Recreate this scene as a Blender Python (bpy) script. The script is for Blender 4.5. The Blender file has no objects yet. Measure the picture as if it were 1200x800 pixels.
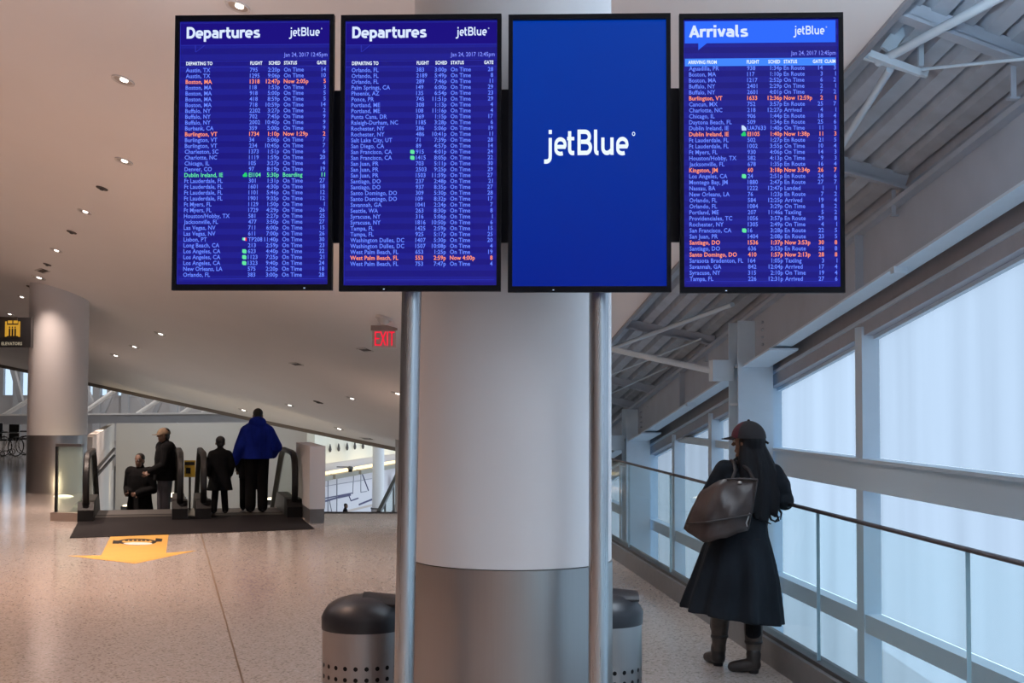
import bpy, bmesh, math, random
from mathutils import Vector, Matrix
random.seed(7)
R = math.radians
scene = bpy.context.scene
col = scene.collection

# ------------------------------------------------------------------ camera, world, exposure
HCAM, FPX = 1.72, 1600.0
PITCH = math.atan(70.0 / FPX)
cam_d = bpy.data.cameras.new('camera')
cam_d.sensor_fit = 'HORIZONTAL'; cam_d.sensor_width = 36.0; cam_d.lens = 36.0 * FPX / 1200.0
cam_d.clip_start = 0.05; cam_d.clip_end = 300
cam = bpy.data.objects.new('camera', cam_d); col.objects.link(cam)
cam.location = (0, 0, HCAM)
cam.rotation_euler = (R(90) + PITCH, R(-0.15), 0)
scene.camera = cam

world = bpy.data.worlds.new('overcast_sky'); scene.world = world; world.use_nodes = True
_bg = world.node_tree.nodes['Background']
_bg.inputs[0].default_value = (0.68, 0.84, 1.0, 1); _bg.inputs[1].default_value = 2.3

vs = scene.view_settings
vs.view_transform = 'Standard'; vs.look = 'None'; vs.gamma = 1.0; vs.use_curve_mapping = False
vs.exposure = 0.12
LAMP_W = 46.0            # watts of one ceiling downlight
CORR_W = 95.0           # watts of one added pendant uplight by the corridor
HALL_W = 34.0           # and of one over the hall
WARM = (1.0, 0.64, 0.47)
scene.cycles.use_denoising = True
scene.cycles.max_bounces = 8; scene.cycles.diffuse_bounces = 6; scene.cycles.glossy_bounces = 4
scene.cycles.transparent_max_bounces = 16; scene.cycles.transmission_bounces = 6
scene.cycles.sample_clamp_indirect = 6.0

# ------------------------------------------------------------------ measuring helpers
_cp, _sp = math.cos(PITCH), math.sin(PITCH)
def ray(px, py):
    u, v = (px - 600) / FPX, (400 - py) / FPX
    return Vector((u, _cp - v * _sp, _sp + v * _cp))
def P(px, py, Y):
    d = ray(px, py); k = Y / d.y
    return Vector((d.x * k, Y, HCAM + d.z * k))
def G(px, py, z=0.0):
    d = ray(px, py); k = (z - HCAM) / d.z
    return Vector((d.x * k, d.y * k, z))
CEIL = (5.856, -0.1725, -0.271)              # ceiling: z = a + b*y + c*x
def ceil_z(x, y): return CEIL[0] + CEIL[1] * y + CEIL[2] * x
def on_ceil(px, py):
    d = ray(px, py)
    k = (CEIL[0] - HCAM) / (d.z - CEIL[1] * d.y - CEIL[2] * d.x)
    return Vector((d.x * k, d.y * k, HCAM + d.z * k))
KX = -0.094                                  # the corridor's heading
SL = 0.147                                   # fall of the corridor roof per metre
def C(A, Y, Z): return Vector((KX * Y + A, Y, Z))
def CR(A, Y, Z0): return Vector((KX * Y + A, Y, Z0 - SL * Y))
EO = Vector((-6.03, 19.4, 0)); EA = Vector((-0.2504, 0.9681, 0)); EE = Vector((0.9681, 0.2504, 0))
def E(s, t, z=0.0): return EO + EE * s + EA * t + Vector((0, 0, z))

# ------------------------------------------------------------------ materials
MATS = {}
def mat(name, c, rough=0.6, metal=0.0, var=0.0, scale=8.0, bump=0.0, stretch=(1, 1, 1), spec=0.5, coat=0.0):
    if name in MATS: return MATS[name]
    m = bpy.data.materials.new(name); m.use_nodes = True; nt = m.node_tree
    b = nt.nodes['Principled BSDF']
    b.inputs['Base Color'].default_value = (*c, 1); b.inputs['Roughness'].default_value = rough
    b.inputs['Metallic'].default_value = metal; b.inputs['Specular IOR Level'].default_value = spec
    b.inputs['Coat Weight'].default_value = coat
    if var > 0 or bump > 0:
        tc = nt.nodes.new('ShaderNodeTexCoord'); mp = nt.nodes.new('ShaderNodeMapping')
        mp.inputs['Scale'].default_value = stretch
        nz = nt.nodes.new('ShaderNodeTexNoise'); nz.inputs['Scale'].default_value = scale; nz.inputs['Detail'].default_value = 4
        nt.links.new(tc.outputs['Object'], mp.inputs[0]); nt.links.new(mp.outputs[0], nz.inputs['Vector'])
        if var > 0:
            cr = nt.nodes.new('ShaderNodeValToRGB')
            cr.color_ramp.elements[0].position = 0.3; cr.color_ramp.elements[1].position = 0.7
            cr.color_ramp.elements[0].color = tuple(x * (1 - var) for x in c) + (1,)
            cr.color_ramp.elements[1].color = tuple(min(1, x * (1 + var)) for x in c) + (1,)
            nt.links.new(nz.outputs[0], cr.inputs[0]); nt.links.new(cr.outputs[0], b.inputs['Base Color'])
        if bump > 0:
            bp = nt.nodes.new('ShaderNodeBump'); bp.inputs['Strength'].default_value = bump; bp.inputs['Distance'].default_value = 0.01
            nt.links.new(nz.outputs[0], bp.inputs['Height']); nt.links.new(bp.outputs[0], b.inputs['Normal'])
    MATS[name] = m; return m
def emit(name, c, s=1.0):
    if name in MATS: return MATS[name]
    m = bpy.data.materials.new(name); m.use_nodes = True; nt = m.node_tree
    nt.nodes.remove(nt.nodes['Principled BSDF'])
    e = nt.nodes.new('ShaderNodeEmission'); e.inputs[0].default_value = (*c, 1); e.inputs[1].default_value = s
    nt.links.new(e.outputs[0], nt.nodes['Material Output'].inputs[0])
    MATS[name] = m; return m
def glass(name, tint, refl=0.08, rough=0.02):
    m = bpy.data.materials.new(name); m.use_nodes = True; nt = m.node_tree
    nt.nodes.remove(nt.nodes['Principled BSDF'])
    t = nt.nodes.new('ShaderNodeBsdfTransparent'); t.inputs[0].default_value = (*tint, 1)
    g = nt.nodes.new('ShaderNodeBsdfGlossy'); g.inputs['Roughness'].default_value = rough
    lw = nt.nodes.new('ShaderNodeLayerWeight'); lw.inputs[0].default_value = 0.5
    pw = nt.nodes.new('ShaderNodeMath'); pw.operation = 'POWER'; pw.inputs[1].default_value = 5.0
    fr = nt.nodes.new('ShaderNodeMath'); fr.operation = 'MULTIPLY_ADD'; fr.inputs[1].default_value = 0.22; fr.inputs[2].default_value = refl * 0.5
    nt.links.new(lw.outputs['Facing'], pw.inputs[0]); nt.links.new(pw.outputs[0], fr.inputs[0])
    mx = nt.nodes.new('ShaderNodeMixShader')
    nt.links.new(fr.outputs[0], mx.inputs[0]); nt.links.new(t.outputs[0], mx.inputs[1]); nt.links.new(g.outputs[0], mx.inputs[2])
    nt.links.new(mx.outputs[0], nt.nodes['Material Output'].inputs[0])
    MATS[name] = m; return m
def frosted(name, c):
    m = bpy.data.materials.new(name); m.use_nodes = True; nt = m.node_tree
    nt.nodes.remove(nt.nodes['Principled BSDF'])
    tr = nt.nodes.new('ShaderNodeBsdfTransparent'); tl = nt.nodes.new('ShaderNodeBsdfTranslucent')
    mx = nt.nodes.new('ShaderNodeMixShader'); mx.inputs[0].default_value = 0.35
    tc = nt.nodes.new('ShaderNodeTexCoord'); mp = nt.nodes.new('ShaderNodeMapping'); mp.inputs['Scale'].default_value = (1.3, 1.3, 0.08)
    nz = nt.nodes.new('ShaderNodeTexNoise'); nz.inputs['Scale'].default_value = 1.6; nz.inputs['Detail'].default_value = 3
    cr = nt.nodes.new('ShaderNodeValToRGB')
    cr.color_ramp.elements[0].position = 0.3; cr.color_ramp.elements[1].position = 0.65
    cr.color_ramp.elements[0].color = tuple(x * 0.9 for x in c) + (1,); cr.color_ramp.elements[1].color = (*c, 1)
    nt.links.new(tc.outputs['Object'], mp.inputs[0]); nt.links.new(mp.outputs[0], nz.inputs['Vector']); nt.links.new(nz.outputs[0], cr.inputs[0])
    nt.links.new(cr.outputs[0], tr.inputs[0]); nt.links.new(cr.outputs[0], tl.inputs[0])
    nt.links.new(tr.outputs[0], mx.inputs[1]); nt.links.new(tl.outputs[0], mx.inputs[2])
    nt.links.new(mx.outputs[0], nt.nodes['Material Output'].inputs[0])
    MATS[name] = m; return m
def terrazzo():
    m = bpy.data.materials.new('terrazzo'); m.use_nodes = True; nt = m.node_tree
    b = nt.nodes['Principled BSDF']
    tc = nt.nodes.new('ShaderNodeTexCoord')
    vo = nt.nodes.new('ShaderNodeTexVoronoi'); vo.inputs['Scale'].default_value = 70
    nz = nt.nodes.new('ShaderNodeTexNoise'); nz.inputs['Scale'].default_value = 0.35; nz.inputs['Detail'].default_value = 3
    cr = nt.nodes.new('ShaderNodeValToRGB'); e = cr.color_ramp.elements
    e[0].position = 0.0; e[0].color = (0.30, 0.26, 0.23, 1); e[1].position = 1.0; e[1].color = (0.60, 0.56, 0.53, 1)
    for p, c in ((0.12, (0.32, 0.28, 0.25, 1)), (0.16, (0.48, 0.42, 0.385, 1)), (0.9, (0.51, 0.45, 0.415, 1))):
        q = e.new(p); q.color = c
    wn = nt.nodes.new('ShaderNodeTexWhiteNoise'); wn.noise_dimensions = '3D'
    mx = nt.nodes.new('ShaderNodeMix'); mx.data_type = 'RGBA'; mx.blend_type = 'MULTIPLY'; mx.inputs[0].default_value = 1
    cr2 = nt.nodes.new('ShaderNodeValToRGB'); cr2.color_ramp.elements[0].color = (0.9, 0.9, 0.9, 1)
    nt.links.new(tc.outputs['Object'], vo.inputs['Vector']); nt.links.new(tc.outputs['Object'], nz.inputs['Vector'])
    nt.links.new(vo.outputs['Color'], wn.inputs['Vector']); nt.links.new(wn.outputs['Value'], cr.inputs[0])
    nt.links.new(nz.outputs[0], cr2.inputs[0]); nt.links.new(cr.outputs[0], mx.inputs[6]); nt.links.new(cr2.outputs[0], mx.inputs[7])
    nt.links.new(mx.outputs[2], b.inputs['Base Color'])
    mr = nt.nodes.new('ShaderNodeMapRange'); mr.inputs['To Min'].default_value = 0.09; mr.inputs['To Max'].default_value = 0.17
    nt.links.new(nz.outputs[0], mr.inputs[0]); nt.links.new(mr.outputs[0], b.inputs['Roughness'])
    MATS['terrazzo'] = m; return m
def brushed(name, c, rough=0.3):
    m = bpy.data.materials.new(name); m.use_nodes = True; nt = m.node_tree
    b = nt.nodes['Principled BSDF']; b.inputs['Metallic'].default_value = 1.0
    tc = nt.nodes.new('ShaderNodeTexCoord'); mp = nt.nodes.new('ShaderNodeMapping'); mp.inputs['Scale'].default_value = (60, 60, 0.6)
    nz = nt.nodes.new('ShaderNodeTexNoise'); nz.inputs['Scale'].default_value = 4
    cr = nt.nodes.new('ShaderNodeValToRGB')
    cr.color_ramp.elements[0].color = tuple(x * 0.9 for x in c) + (1,); cr.color_ramp.elements[1].color = (*c, 1)
    mr = nt.nodes.new('ShaderNodeMapRange'); mr.inputs['To Min'].default_value = rough * 0.85; mr.inputs['To Max'].default_value = rough * 1.2
    nt.links.new(tc.outputs['Object'], mp.inputs[0]); nt.links.new(mp.outputs[0], nz.inputs['Vector'])
    nt.links.new(nz.outputs[0], cr.inputs[0]); nt.links.new(cr.outputs[0], b.inputs['Base Color'])
    nt.links.new(nz.outputs[0], mr.inputs[0]); nt.links.new(mr.outputs[0], b.inputs['Roughness'])
    b.inputs['Anisotropic'].default_value = 0.5
    MATS[name] = m; return m

M_CEIL = mat('plaster', (0.83, 0.80, 0.785), 0.9, var=0.02, scale=0.4)
M_WALL = mat('painted_wall', (0.62, 0.58, 0.54), 0.85, var=0.03, scale=0.6)
M_FLOOR = terrazzo()
M_STEEL = brushed('brushed_steel', (0.40, 0.38, 0.375), 0.33)
M_POLE = brushed('pole_steel', (0.52, 0.53, 0.55), 0.28)
M_PAINT = mat('column_paint', (0.66, 0.65, 0.66), 0.55, var=0.015, scale=1.5, bump=0.02)
M_GSTEEL = mat('painted_steel', (0.43, 0.49, 0.57), 0.6, var=0.05, scale=3)  # blue of the sky light is mixed into the steel colour
M_DECK = mat('roof_deck', (0.46, 0.52, 0.59), 0.6, var=0.10, scale=5)  # deck colour also carries the sky light's blue
M_FRAME = mat('window_frame', (0.66, 0.79, 0.89), 0.5, var=0.02)  # neutral frames tinted blue in place of sky light
M_SHADE = mat('head_panel', (0.42, 0.43, 0.47), 0.7, var=0.03)  # slight blue of the daylight put into the panel colour
M_BLACK = mat('black_plastic', (0.009, 0.009, 0.011), 0.45, spec=0.3)
M_BEZEL = mat('bezel', (0.005, 0.005, 0.008), 0.4, spec=0.12)
M_RUBBER = mat('rubber', (0.010, 0.0095, 0.0095), 0.45, spec=0.35)
M_DARKMET = mat('dark_metal', (0.08, 0.075, 0.075), 0.45, 0.4, var=0.1, scale=20)
M_CURB = mat('curb_metal', (0.20, 0.20, 0.205), 0.5, 0.3, var=0.06, scale=10)
M_GLASS = glass('balustrade_glass', (0.945, 1.0, 1.0), 0.02)
M_GLASS2 = glass('escalator_glass', (0.92, 0.965, 0.94))
M_FROST = frosted('frosted_glass', (0.60, 0.622, 0.655))
M_CLEARW = glass('clear_window', (0.92, 0.95, 0.97))

# ------------------------------------------------------------------ mesh building
class MB:
    def __init__(self): self.v = []; self.f = []
    def add(self, vs_, fs_):
        o = len(self.v); self.v += [tuple(p) for p in vs_]; self.f += [tuple(i + o for i in q) for q in fs_]; return self
    def box(self, c, s, rz=0.0):
        cx, cy, cz = c; hx, hy, hz = s[0] / 2, s[1] / 2, s[2] / 2; k, n = math.cos(rz), math.sin(rz)
        pts = []
        for z in (-hz, hz):
            for x, y in ((-hx, -hy), (hx, -hy), (hx, hy), (-hx, hy)):
                pts.append((cx + x * k - y * n, cy + x * n + y * k, cz + z))
        return self.add(pts, [(0, 3, 2, 1), (4, 5, 6, 7), (0, 1, 5, 4), (1, 2, 6, 5), (2, 3, 7, 6), (3, 0, 4, 7)])
    def hexa(self, p):     # 8 corners: bottom loop then top loop
        return self.add(p, [(0, 3, 2, 1), (4, 5, 6, 7), (0, 1, 5, 4), (1, 2, 6, 5), (2, 3, 7, 6), (3, 0, 4, 7)])
    def prism(self, loop, vec):   # loop of 3d points swept along vec
        n = len(loop); vec = Vector(vec); a = [Vector(p) for p in loop]; b = [p + vec for p in a]
        fs_ = [tuple(range(n - 1, -1, -1)), tuple(range(n, 2 * n))] + [(i, (i + 1) % n, n + (i + 1) % n, n + i) for i in range(n)]
        return self.add(a + b, fs_)
    def bar(self, p, q, w, h, up=(0, 0, 1)):
        p, q = Vector(p), Vector(q); d = (q - p).normalized(); up = Vector(up)
        sd = d.cross(up)
        if sd.length < 1e-4: sd = d.cross(Vector((1, 0, 0)))
        sd.normalize(); u2 = sd.cross(d)
        lo = [p + sd * (a * w / 2) + u2 * (b * h / 2) for a, b in ((-1, -1), (1, -1), (1, 1), (-1, 1))]
        return self.prism(lo, q - p)
    def tube(self, pts, r, n=10, caps=True, squash=None):
        pts = [Vector(p) for p in pts]; rs = r if isinstance(r, (list, tuple)) else [r] * len(pts)
        ref = None; rings = []
        for i, p in enumerate(pts):
            d = (pts[min(i + 1, len(pts) - 1)] - pts[max(i - 1, 0)]).normalized()
            if ref is None:
                ref = d.cross(Vector((0, 0, 1)))
                if ref.length < 1e-3: ref = d.cross(Vector((0, 1, 0)))
            ref = (ref - d * ref.dot(d)).normalized(); b = d.cross(ref)
            rings.append([p + ref * (math.cos(2 * math.pi * k / n) * rs[i]) + b * (math.sin(2 * math.pi * k / n) * rs[i]) for k in range(n)])
        return self.loft(rings, caps)
    def loft(self, rings, caps=True):
        n = len(rings[0]); vs_ = [p for r in rings for p in r]; fs_ = []
        for i in range(len(rings) - 1):
            for k in range(n):
                fs_.append((i * n + k, i * n + (k + 1) % n, (i + 1) * n + (k + 1) % n, (i + 1) * n + k))
        if caps: fs_ += [tuple(range(n - 1, -1, -1)), tuple(range((len(rings) - 1) * n, len(rings) * n))]
        return self.add(vs_, fs_)
    def lathe(self, c, prof, n=32, caps=True):
        c = Vector(c)
        return self.loft([[c + Vector((math.cos(2 * math.pi * k / n) * r, math.sin(2 * math.pi * k / n) * r, z)) for k in range(n)] for r, z in prof], caps)
    def ball(self, c, rad, n=12, m=8, rot=None):
        c = Vector(c); rx, ry, rz = rad if isinstance(rad, (tuple, list)) else (rad,) * 3
        rings = []
        for i in range(m + 1):
            th = -math.pi / 2 + math.pi * (0.03 + 0.94 * i / m)
            ring = [Vector((math.cos(th) * math.cos(2 * math.pi * k / n) * rx, math.cos(th) * math.sin(2 * math.pi * k / n) * ry, math.sin(th) * rz)) for k in range(n)]
            rings.append([c + (rot @ p if rot else p) for p in ring])
        return self.loft(rings)
    def mesh(self, name):
        me = bpy.data.meshes.new(name); me.from_pydata(self.v, [], self.f); me.update(); return me
    def build(self, name, m, parent=None, smooth=False, local=None):
        me = self.mesh(name)
        bm = bmesh.new(); bm.from_mesh(me); bmesh.ops.recalc_face_normals(bm, faces=bm.faces); bm.to_mesh(me); bm.free()
        if smooth:
            me.shade_smooth()
            if smooth != 'all': me.set_sharp_from_angle(angle=R(40))
        me.materials.append(m)
        o = bpy.data.objects.new(name, me); col.objects.link(o)
        if parent: o.parent = parent; o.matrix_parent_inverse = pmat(parent).inverted() if local is None else Matrix()
        return o
def pmat(o):
    m = o.matrix_basis.copy()
    if o.parent: m = pmat(o.parent) @ o.matrix_parent_inverse @ m
    return m
def tag(o, label=None, cat=None, group=None, kind=None):
    if label: o['label'] = label
    if cat: o['category'] = cat
    if group: o['group'] = group
    if kind: o['kind'] = kind
    return o
def empty(name, loc, label=None, cat=None, group=None, kind=None, rz=0.0):
    o = bpy.data.objects.new(name, None); col.objects.link(o); o.location = loc; o.rotation_euler = (0, 0, rz)
    o.empty_display_size = 0.1
    return tag(o, label, cat, group, kind)
def link_copy(o, parent, **kw):
    c = o.copy(); col.objects.link(c); c.parent = parent; return c
def copy_tree(o, parent=None):
    c = o.copy(); col.objects.link(c); c.parent = parent
    for ch in list(o.children): copy_tree(ch, c)
    return c
def remesh(mb, name, m, parent=None, voxel=0.012, smooth=6, bumpfn=None):
    """close overlapping shells into one continuous skin"""
    me = mb.mesh(name + '_raw'); bm = bmesh.new(); bm.from_mesh(me); bmesh.ops.recalc_face_normals(bm, faces=bm.faces); bm.to_mesh(me); bm.free()
    tmp = bpy.data.objects.new('tmp', me); col.objects.link(tmp)
    r = tmp.modifiers.new('r', 'REMESH'); r.mode = 'VOXEL'; r.voxel_size = voxel
    s = tmp.modifiers.new('s', 'SMOOTH'); s.factor = 0.5; s.iterations = smooth
    dg = bpy.context.evaluated_depsgraph_get(); dg.update()
    out = bpy.data.meshes.new_from_object(tmp.evaluated_get(dg)); out.name = name
    bpy.data.objects.remove(tmp); bpy.data.meshes.remove(me)
    if bumpfn:
        for v in out.vertices: v.co = bumpfn(v.co)
    out.shade_smooth(); out.materials.clear(); out.materials.append(m)
    o = bpy.data.objects.new(name, out); col.objects.link(o)
    if parent: o.parent = parent; o.matrix_parent_inverse = pmat(parent).inverted()
    return o

def hazed(name, c, clear=0.5):
    m = bpy.data.materials.new(name); m.use_nodes = True; nt = m.node_tree
    nt.nodes.remove(nt.nodes['Principled BSDF'])
    tr = nt.nodes.new('ShaderNodeBsdfTransparent'); tl = nt.nodes.new('ShaderNodeBsdfTranslucent'); df = nt.nodes.new('ShaderNodeBsdfDiffuse')
    for n_ in (tl, df): n_.inputs[0].default_value = (*c, 1)
    tr.inputs[0].default_value = (0.92, 0.97, 0.94, 1)
    m1 = nt.nodes.new('ShaderNodeMixShader'); m1.inputs[0].default_value = 0.5; m2 = nt.nodes.new('ShaderNodeMixShader'); m2.inputs[0].default_value = 1 - clear
    nt.links.new(tl.outputs[0], m1.inputs[1]); nt.links.new(df.outputs[0], m1.inputs[2]); nt.links.new(tr.outputs[0], m2.inputs[1]); nt.links.new(m1.outputs[0], m2.inputs[2])
    nt.links.new(m2.outputs[0], nt.nodes['Material Output'].inputs[0])
    MATS[name] = m; return m
M_HAZE = hazed('hazed_glass', (0.62, 0.72, 0.64), 0.72)  # pale green haze stands in for light reflected in the guard glass

# ------------------------------------------------------------------ the setting
def slab(mb, pts, z0, z1):
    return mb.prism([(p[0], p[1], z0) for p in pts], (0, 0, z1 - z0))
def edgeX(Y): return KX * Y + 2.78
mb = MB()
a1 = E(-0.33, 1.1); a2 = E(-0.33, 42.0); a3 = E(3.30, 1.1)
slab(mb, [(-26, -6), (-6, -6), (a1.x, a1.y), (a2.x, a2.y), (-26, 60)], -0.35, 0)
slab(mb, [(-6, -6), (edgeX(-6), -6), (edgeX(21.1), 21.1), (-1.5, 21.1), (a3.x, a3.y - 0.1), (a1.x, a1.y)], -0.35, 0)
slab(mb, [(-1.5, 21.1), (edgeX(21.1), 21.1), (edgeX(34), 34), (-2.7, 34)], -0.35, 0)
floor = tag(mb.build('floor', M_FLOOR), 'speckled beige polished terrazzo floor of the hall', 'floor', kind='structure')
# a brass divider in the terrazzo
d0, d1 = G(240, 640), G(290, 815)
dv = (d1 - d0).normalized(); sd = Vector((-dv.y, dv.x, 0)) * 0.006
mb = MB().prism([p + Vector((0, 0, 0.0006)) for p in (d0 - dv * 2.2 + sd, d0 - dv * 2.2 - sd, d1 + dv * 9 - sd, d1 + dv * 9 + sd)], (0, 0, 0.0012))
mb.build('divider_strip', mat('divider', (0.16, 0.11, 0.07), 0.5), floor)

mb = MB(); slab(mb, [(-26, -6), (8, -6), (8, 62), (-26, 62)], -3.9, -3.6)
tag(mb.build('floor_lower', mat('lower_floor', (0.5, 0.46, 0.42), 0.35, var=0.08, scale=2)), 'pale floor of the lower level far below', 'floor', kind='structure')
# edging of the opening
mb = MB().bar((a3.x, 21.11, -0.05), (-1.5, 21.11, -0.05), 0.02, 0.13)
tag(mb.build('trim_1', M_DARKMET), 'thin dark metal edging where the hall floor drops away', 'trim', kind='structure')

# ceiling: one big tilted plaster plane
c_far = [on_ceil(-190, 392), on_ceil(0, 428.5), on_ceil(98, 448), on_ceil(292, 489.5), on_ceil(467, 525), on_ceil(486, 529)]
pts = [(KX * -6 + 2.9, -6), (KX * 18 + 2.9, 18)] + [(p.x, p.y) for p in reversed(c_far)] + [(-26, c_far[0].y), (-26, -6)]
lo = [(x, y, ceil_z(x, y)) for x, y in pts]
mb = MB().prism(lo, (0, 0, 0.10))
tag(mb.build('ceiling', M_CEIL), 'smooth white plaster ceiling sloping down over the hall', 'ceiling', kind='structure')
M_TRIM = mat('ceiling_trim', (0.20, 0.17, 0.15), 0.6)
mb = MB()
for p, q in zip(c_far[:-1], c_far[1:]):
    mb.bar(p + Vector((0, 0.03, -0.03)), q + Vector((0, 0.03, -0.03)), 0.06, 0.13)
tag(mb.build('trim_2', M_TRIM), 'dark trim along the far lower edge of the plaster ceiling', 'trim', kind='structure')
mb = MB().bar(CR(2.915, -6, 5.12), CR(2.915, 18, 5.12), 0.04, 0.14)
tag(mb.build('trim_3', mat('ceiling_side_trim', (0.30, 0.31, 0.34), 0.6)), 'grey edging where plaster ceiling meets the metal roof deck', 'trim', kind='structure')

# enclosing walls (mostly out of view)
mb = MB().box((-10, -6.15, 4.5), (34, 0.3, 17))
tag(mb.build('wall_behind', M_WALL), 'plain painted wall behind the viewer', 'wall', kind='structure')
mb = MB().box((-26.15, 27.5, 5), (0.3, 67, 18))
tag(mb.build('wall_left', M_WALL), 'plain painted wall at the far left side of the hall', 'wall', kind='structure')

# far wall with clerestory windows
FW = 58.0
M_FARW = mat('far_wall', (0.52, 0.52, 0.54), 0.7, var=0.06, scale=0.7)
wins = [(3, 433, 16, 461), (24, 436, 34, 461), (103.5, 452, 111, 463.6), (117.5, 455, 126, 464), (136.5, 459, 143.5, 464.5), (152, 462, 161, 465.5)]
wins = [(a, b - 14, c, d) for a, b, c, d in wins]
wx = sorted(wins)
mb = MB()
def fbox(x0, x1, z0, z1, y0=FW, th=0.3):
    mb.box(((x0 + x1) / 2, y0 + th / 2, (z0 + z1) / 2), (x1 - x0, th, z1 - z0))
zb = P(0, 466, FW).z; zt = P(0, 415, FW).z
fbox(-26, 5, -3.6, zb); fbox(-26, 5, zt, 9)
prev = -26
for (a, b, c, d) in wx:
    xa, xc = P(a, d, FW).x, P(c, d, FW).x
    fbox(prev, xa, zb, zt); prev = xc
fbox(prev, 5, zb, zt)
fw = tag(mb.build('wall_far', M_FARW), 'grey panelled far wall with a row of high windows', 'wall', kind='structure')
M_CLEAR = glass('tinted_pane', (0.66, 0.68, 0.70))
for i, (a, b, c, d) in enumerate(wx):
    xa, xc = P(a, d, FW).x, P(c, d, FW).x
    w = empty('window_%d' % (i + 10), ((xa + xc) / 2, FW, zb), 'high window in the grey far wall, %s' % ['at the left picture edge', 'just left of the white column', 'just right of the white column', 'second to the right of the white column', 'third to the right of the white column', 'rightmost under the ceiling edge'][i], 'window', 'clerestory windows of the far wall', 'structure')
    MB().box(((xa + xc) / 2, FW + 0.15, (zb + zt) / 2), (xc - xa, 0.02, zt - zb)).build('pane', M_CLEAR, w)
    MB().box(((xa + xc) / 2, FW + 0.05, zb + 0.03), (xc - xa + 0.06, 0.16, 0.06)).build('sill', M_FARW, w)
    for xx in (xa, xc):
        MB().box((xx, FW + 0.08, (zb + zt) / 2), (0.05, 0.2, zt - zb)).build('jamb', M_FARW, w)
# grey pilasters on the far wall
for k, px in enumerate((113.5, 147, 204, 20)):
    p = P(px, 480, FW - 0.1)
    tag(MB().box((p.x, FW - 0.12, 0.5), (0.30, 0.24, 6.5)).build('wall_pilaster', mat('pilaster', (0.5, 0.52, 0.56), 0.6)),
        ['grey steel pilaster on the far wall right of the white column', 'grey steel pilaster on the far wall above the cap wearer', 'grey steel pilaster on the far wall nearest the blue jacket', 'grey steel pilaster on the far wall at the left picture edge'][k], 'pilaster', 'pilasters on the far wall')
# flat roof over the far zone
mb = MB().box((-10.5, 46.5, 5.4), (31, 24, 0.2))
tag(mb.build('ceiling_far', M_WALL), 'flat roof over the far end of the hall', 'ceiling', kind='structure')

# truss in front of the far wall
TY = 47.0
tr = empty('roof_truss', P(140, 498, TY), 'grey steel truss with pale diagonal braces below the ceiling edge', 'truss')
M_TRUSS = mat('truss_paint', (0.40, 0.40, 0.42), 0.6, var=0.05, scale=2)
M_TUBE = mat('truss_tube', (0.72, 0.70, 0.68), 0.5)
MB().bar(P(-40, 493.5, TY), P(292, 489, TY), 0.4, 0.34).build('bottom_chord', M_TRUSS, tr)
MB().bar(P(-40, 488, TY - 0.25), P(292, 484.5, TY - 0.25), 0.2, 0.06).build('chord_flange', M_TUBE, tr)
for a, b in (((99, 450), (109, 478)), ((131, 462), (119, 489)), ((161, 460), (171, 480)), ((188, 471), (180, 488)), ((14, 430), (25, 472)), ((60, 445), (70, 480))):
    MB().bar(P(*a, TY + 0.2), P(*b, TY + 0.2), 0.2, 0.15).build('web_plate', M_TRUSS, tr)
for a, b in (((94, 487.5), (134, 459)), ((161, 486), (187, 469)), ((212, 486), (224, 478)), ((0, 491), (36, 469)), ((237, 485), (247, 480))):
    MB().tube([P(*a, TY - 0.1), P(*b, TY - 0.1)], 0.075, 10).build('diagonal_brace', M_TUBE, tr, True)
for px in (214, 246):
    MB().bar(P(px, 487, TY + 0.1), P(px, 462, TY + 0.1), 0.14, 0.14).build('web_post', M_TRUSS, tr)

# wall of the escalator well
def bw(px, py=500):     # a point on the back wall of the well
    d = ray(px, py); o = Vector((-12.4, 42.7, 0)); n = EA
    k = (o - Vector((0, 0, HCAM))).dot(n) / d.dot(n)
    return Vector((0, 0, HCAM)) + d * k
b0, b1 = bw(135), bw(366)
ztop = P(200, 497.0, 43).z
mb = MB().bar((b0.x, b0.y + 0.15, (ztop - 3.6) / 2), (b1.x, b1.y + 0.15, (ztop - 3.6) / 2), 0.3, ztop + 3.6)
tag(mb.build('wall_well', M_WALL), 'plain beige wall at the back of the escalator well', 'wall', kind='structure')
b2 = E(-0.36, 8.2)
mb = MB().bar((b0.x - 0.1, b0.y, (ztop - 3.6) / 2), (b2.x, b2.y, (ztop - 3.6) / 2), 0.16, ztop + 3.6)
tag(mb.build('wall_well_side', M_WALL), 'receding beige side wall beside the descending stair', 'wall', kind='structure')
# upper wall above the light strips and the art wall below, running away to the right
s0 = P(364, 554.2, 42.0); s1 = P(486, 533.8, 54.7)
zs = -0.50
s0.z = s1.z = zs
M_UP = mat('upper_wall', (0.72, 0.68, 0.58), 0.85)
mb = MB().bar(Vector((s0.x, s0.y, 2.2)), Vector((s1.x, s1.y, 2.2)), 0.25, 4.9)
tag(mb.build('wall_beige_upper', M_UP), 'pale cream bulkhead wall above the strip lights', 'wall', kind='structure')
dn = (s1 - s0).normalized(); nn = Vector((dn.y, -dn.x, 0))    # nn faces the viewer's side
mb = MB().bar(s0 - nn * 0.25 + Vector((0, 0, -1.5)), s1 - nn * 0.25 + Vector((0, 0, -1.5)), 0.2, 4.2)
artw = tag(mb.build('wall_art', mat('art_wall', (0.62, 0.60, 0.64), 0.6)), 'lavender white panelled wall with thin dark line art', 'wall', kind='structure')
def aw(px, py):        # point on the art wall face
    o = s0 - nn * 0.145; d = ray(px, py); k = (o - Vector((0, 0, HCAM))).dot(nn) / d.dot(nn)
    return Vector((0, 0, HCAM)) + d * k
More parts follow.
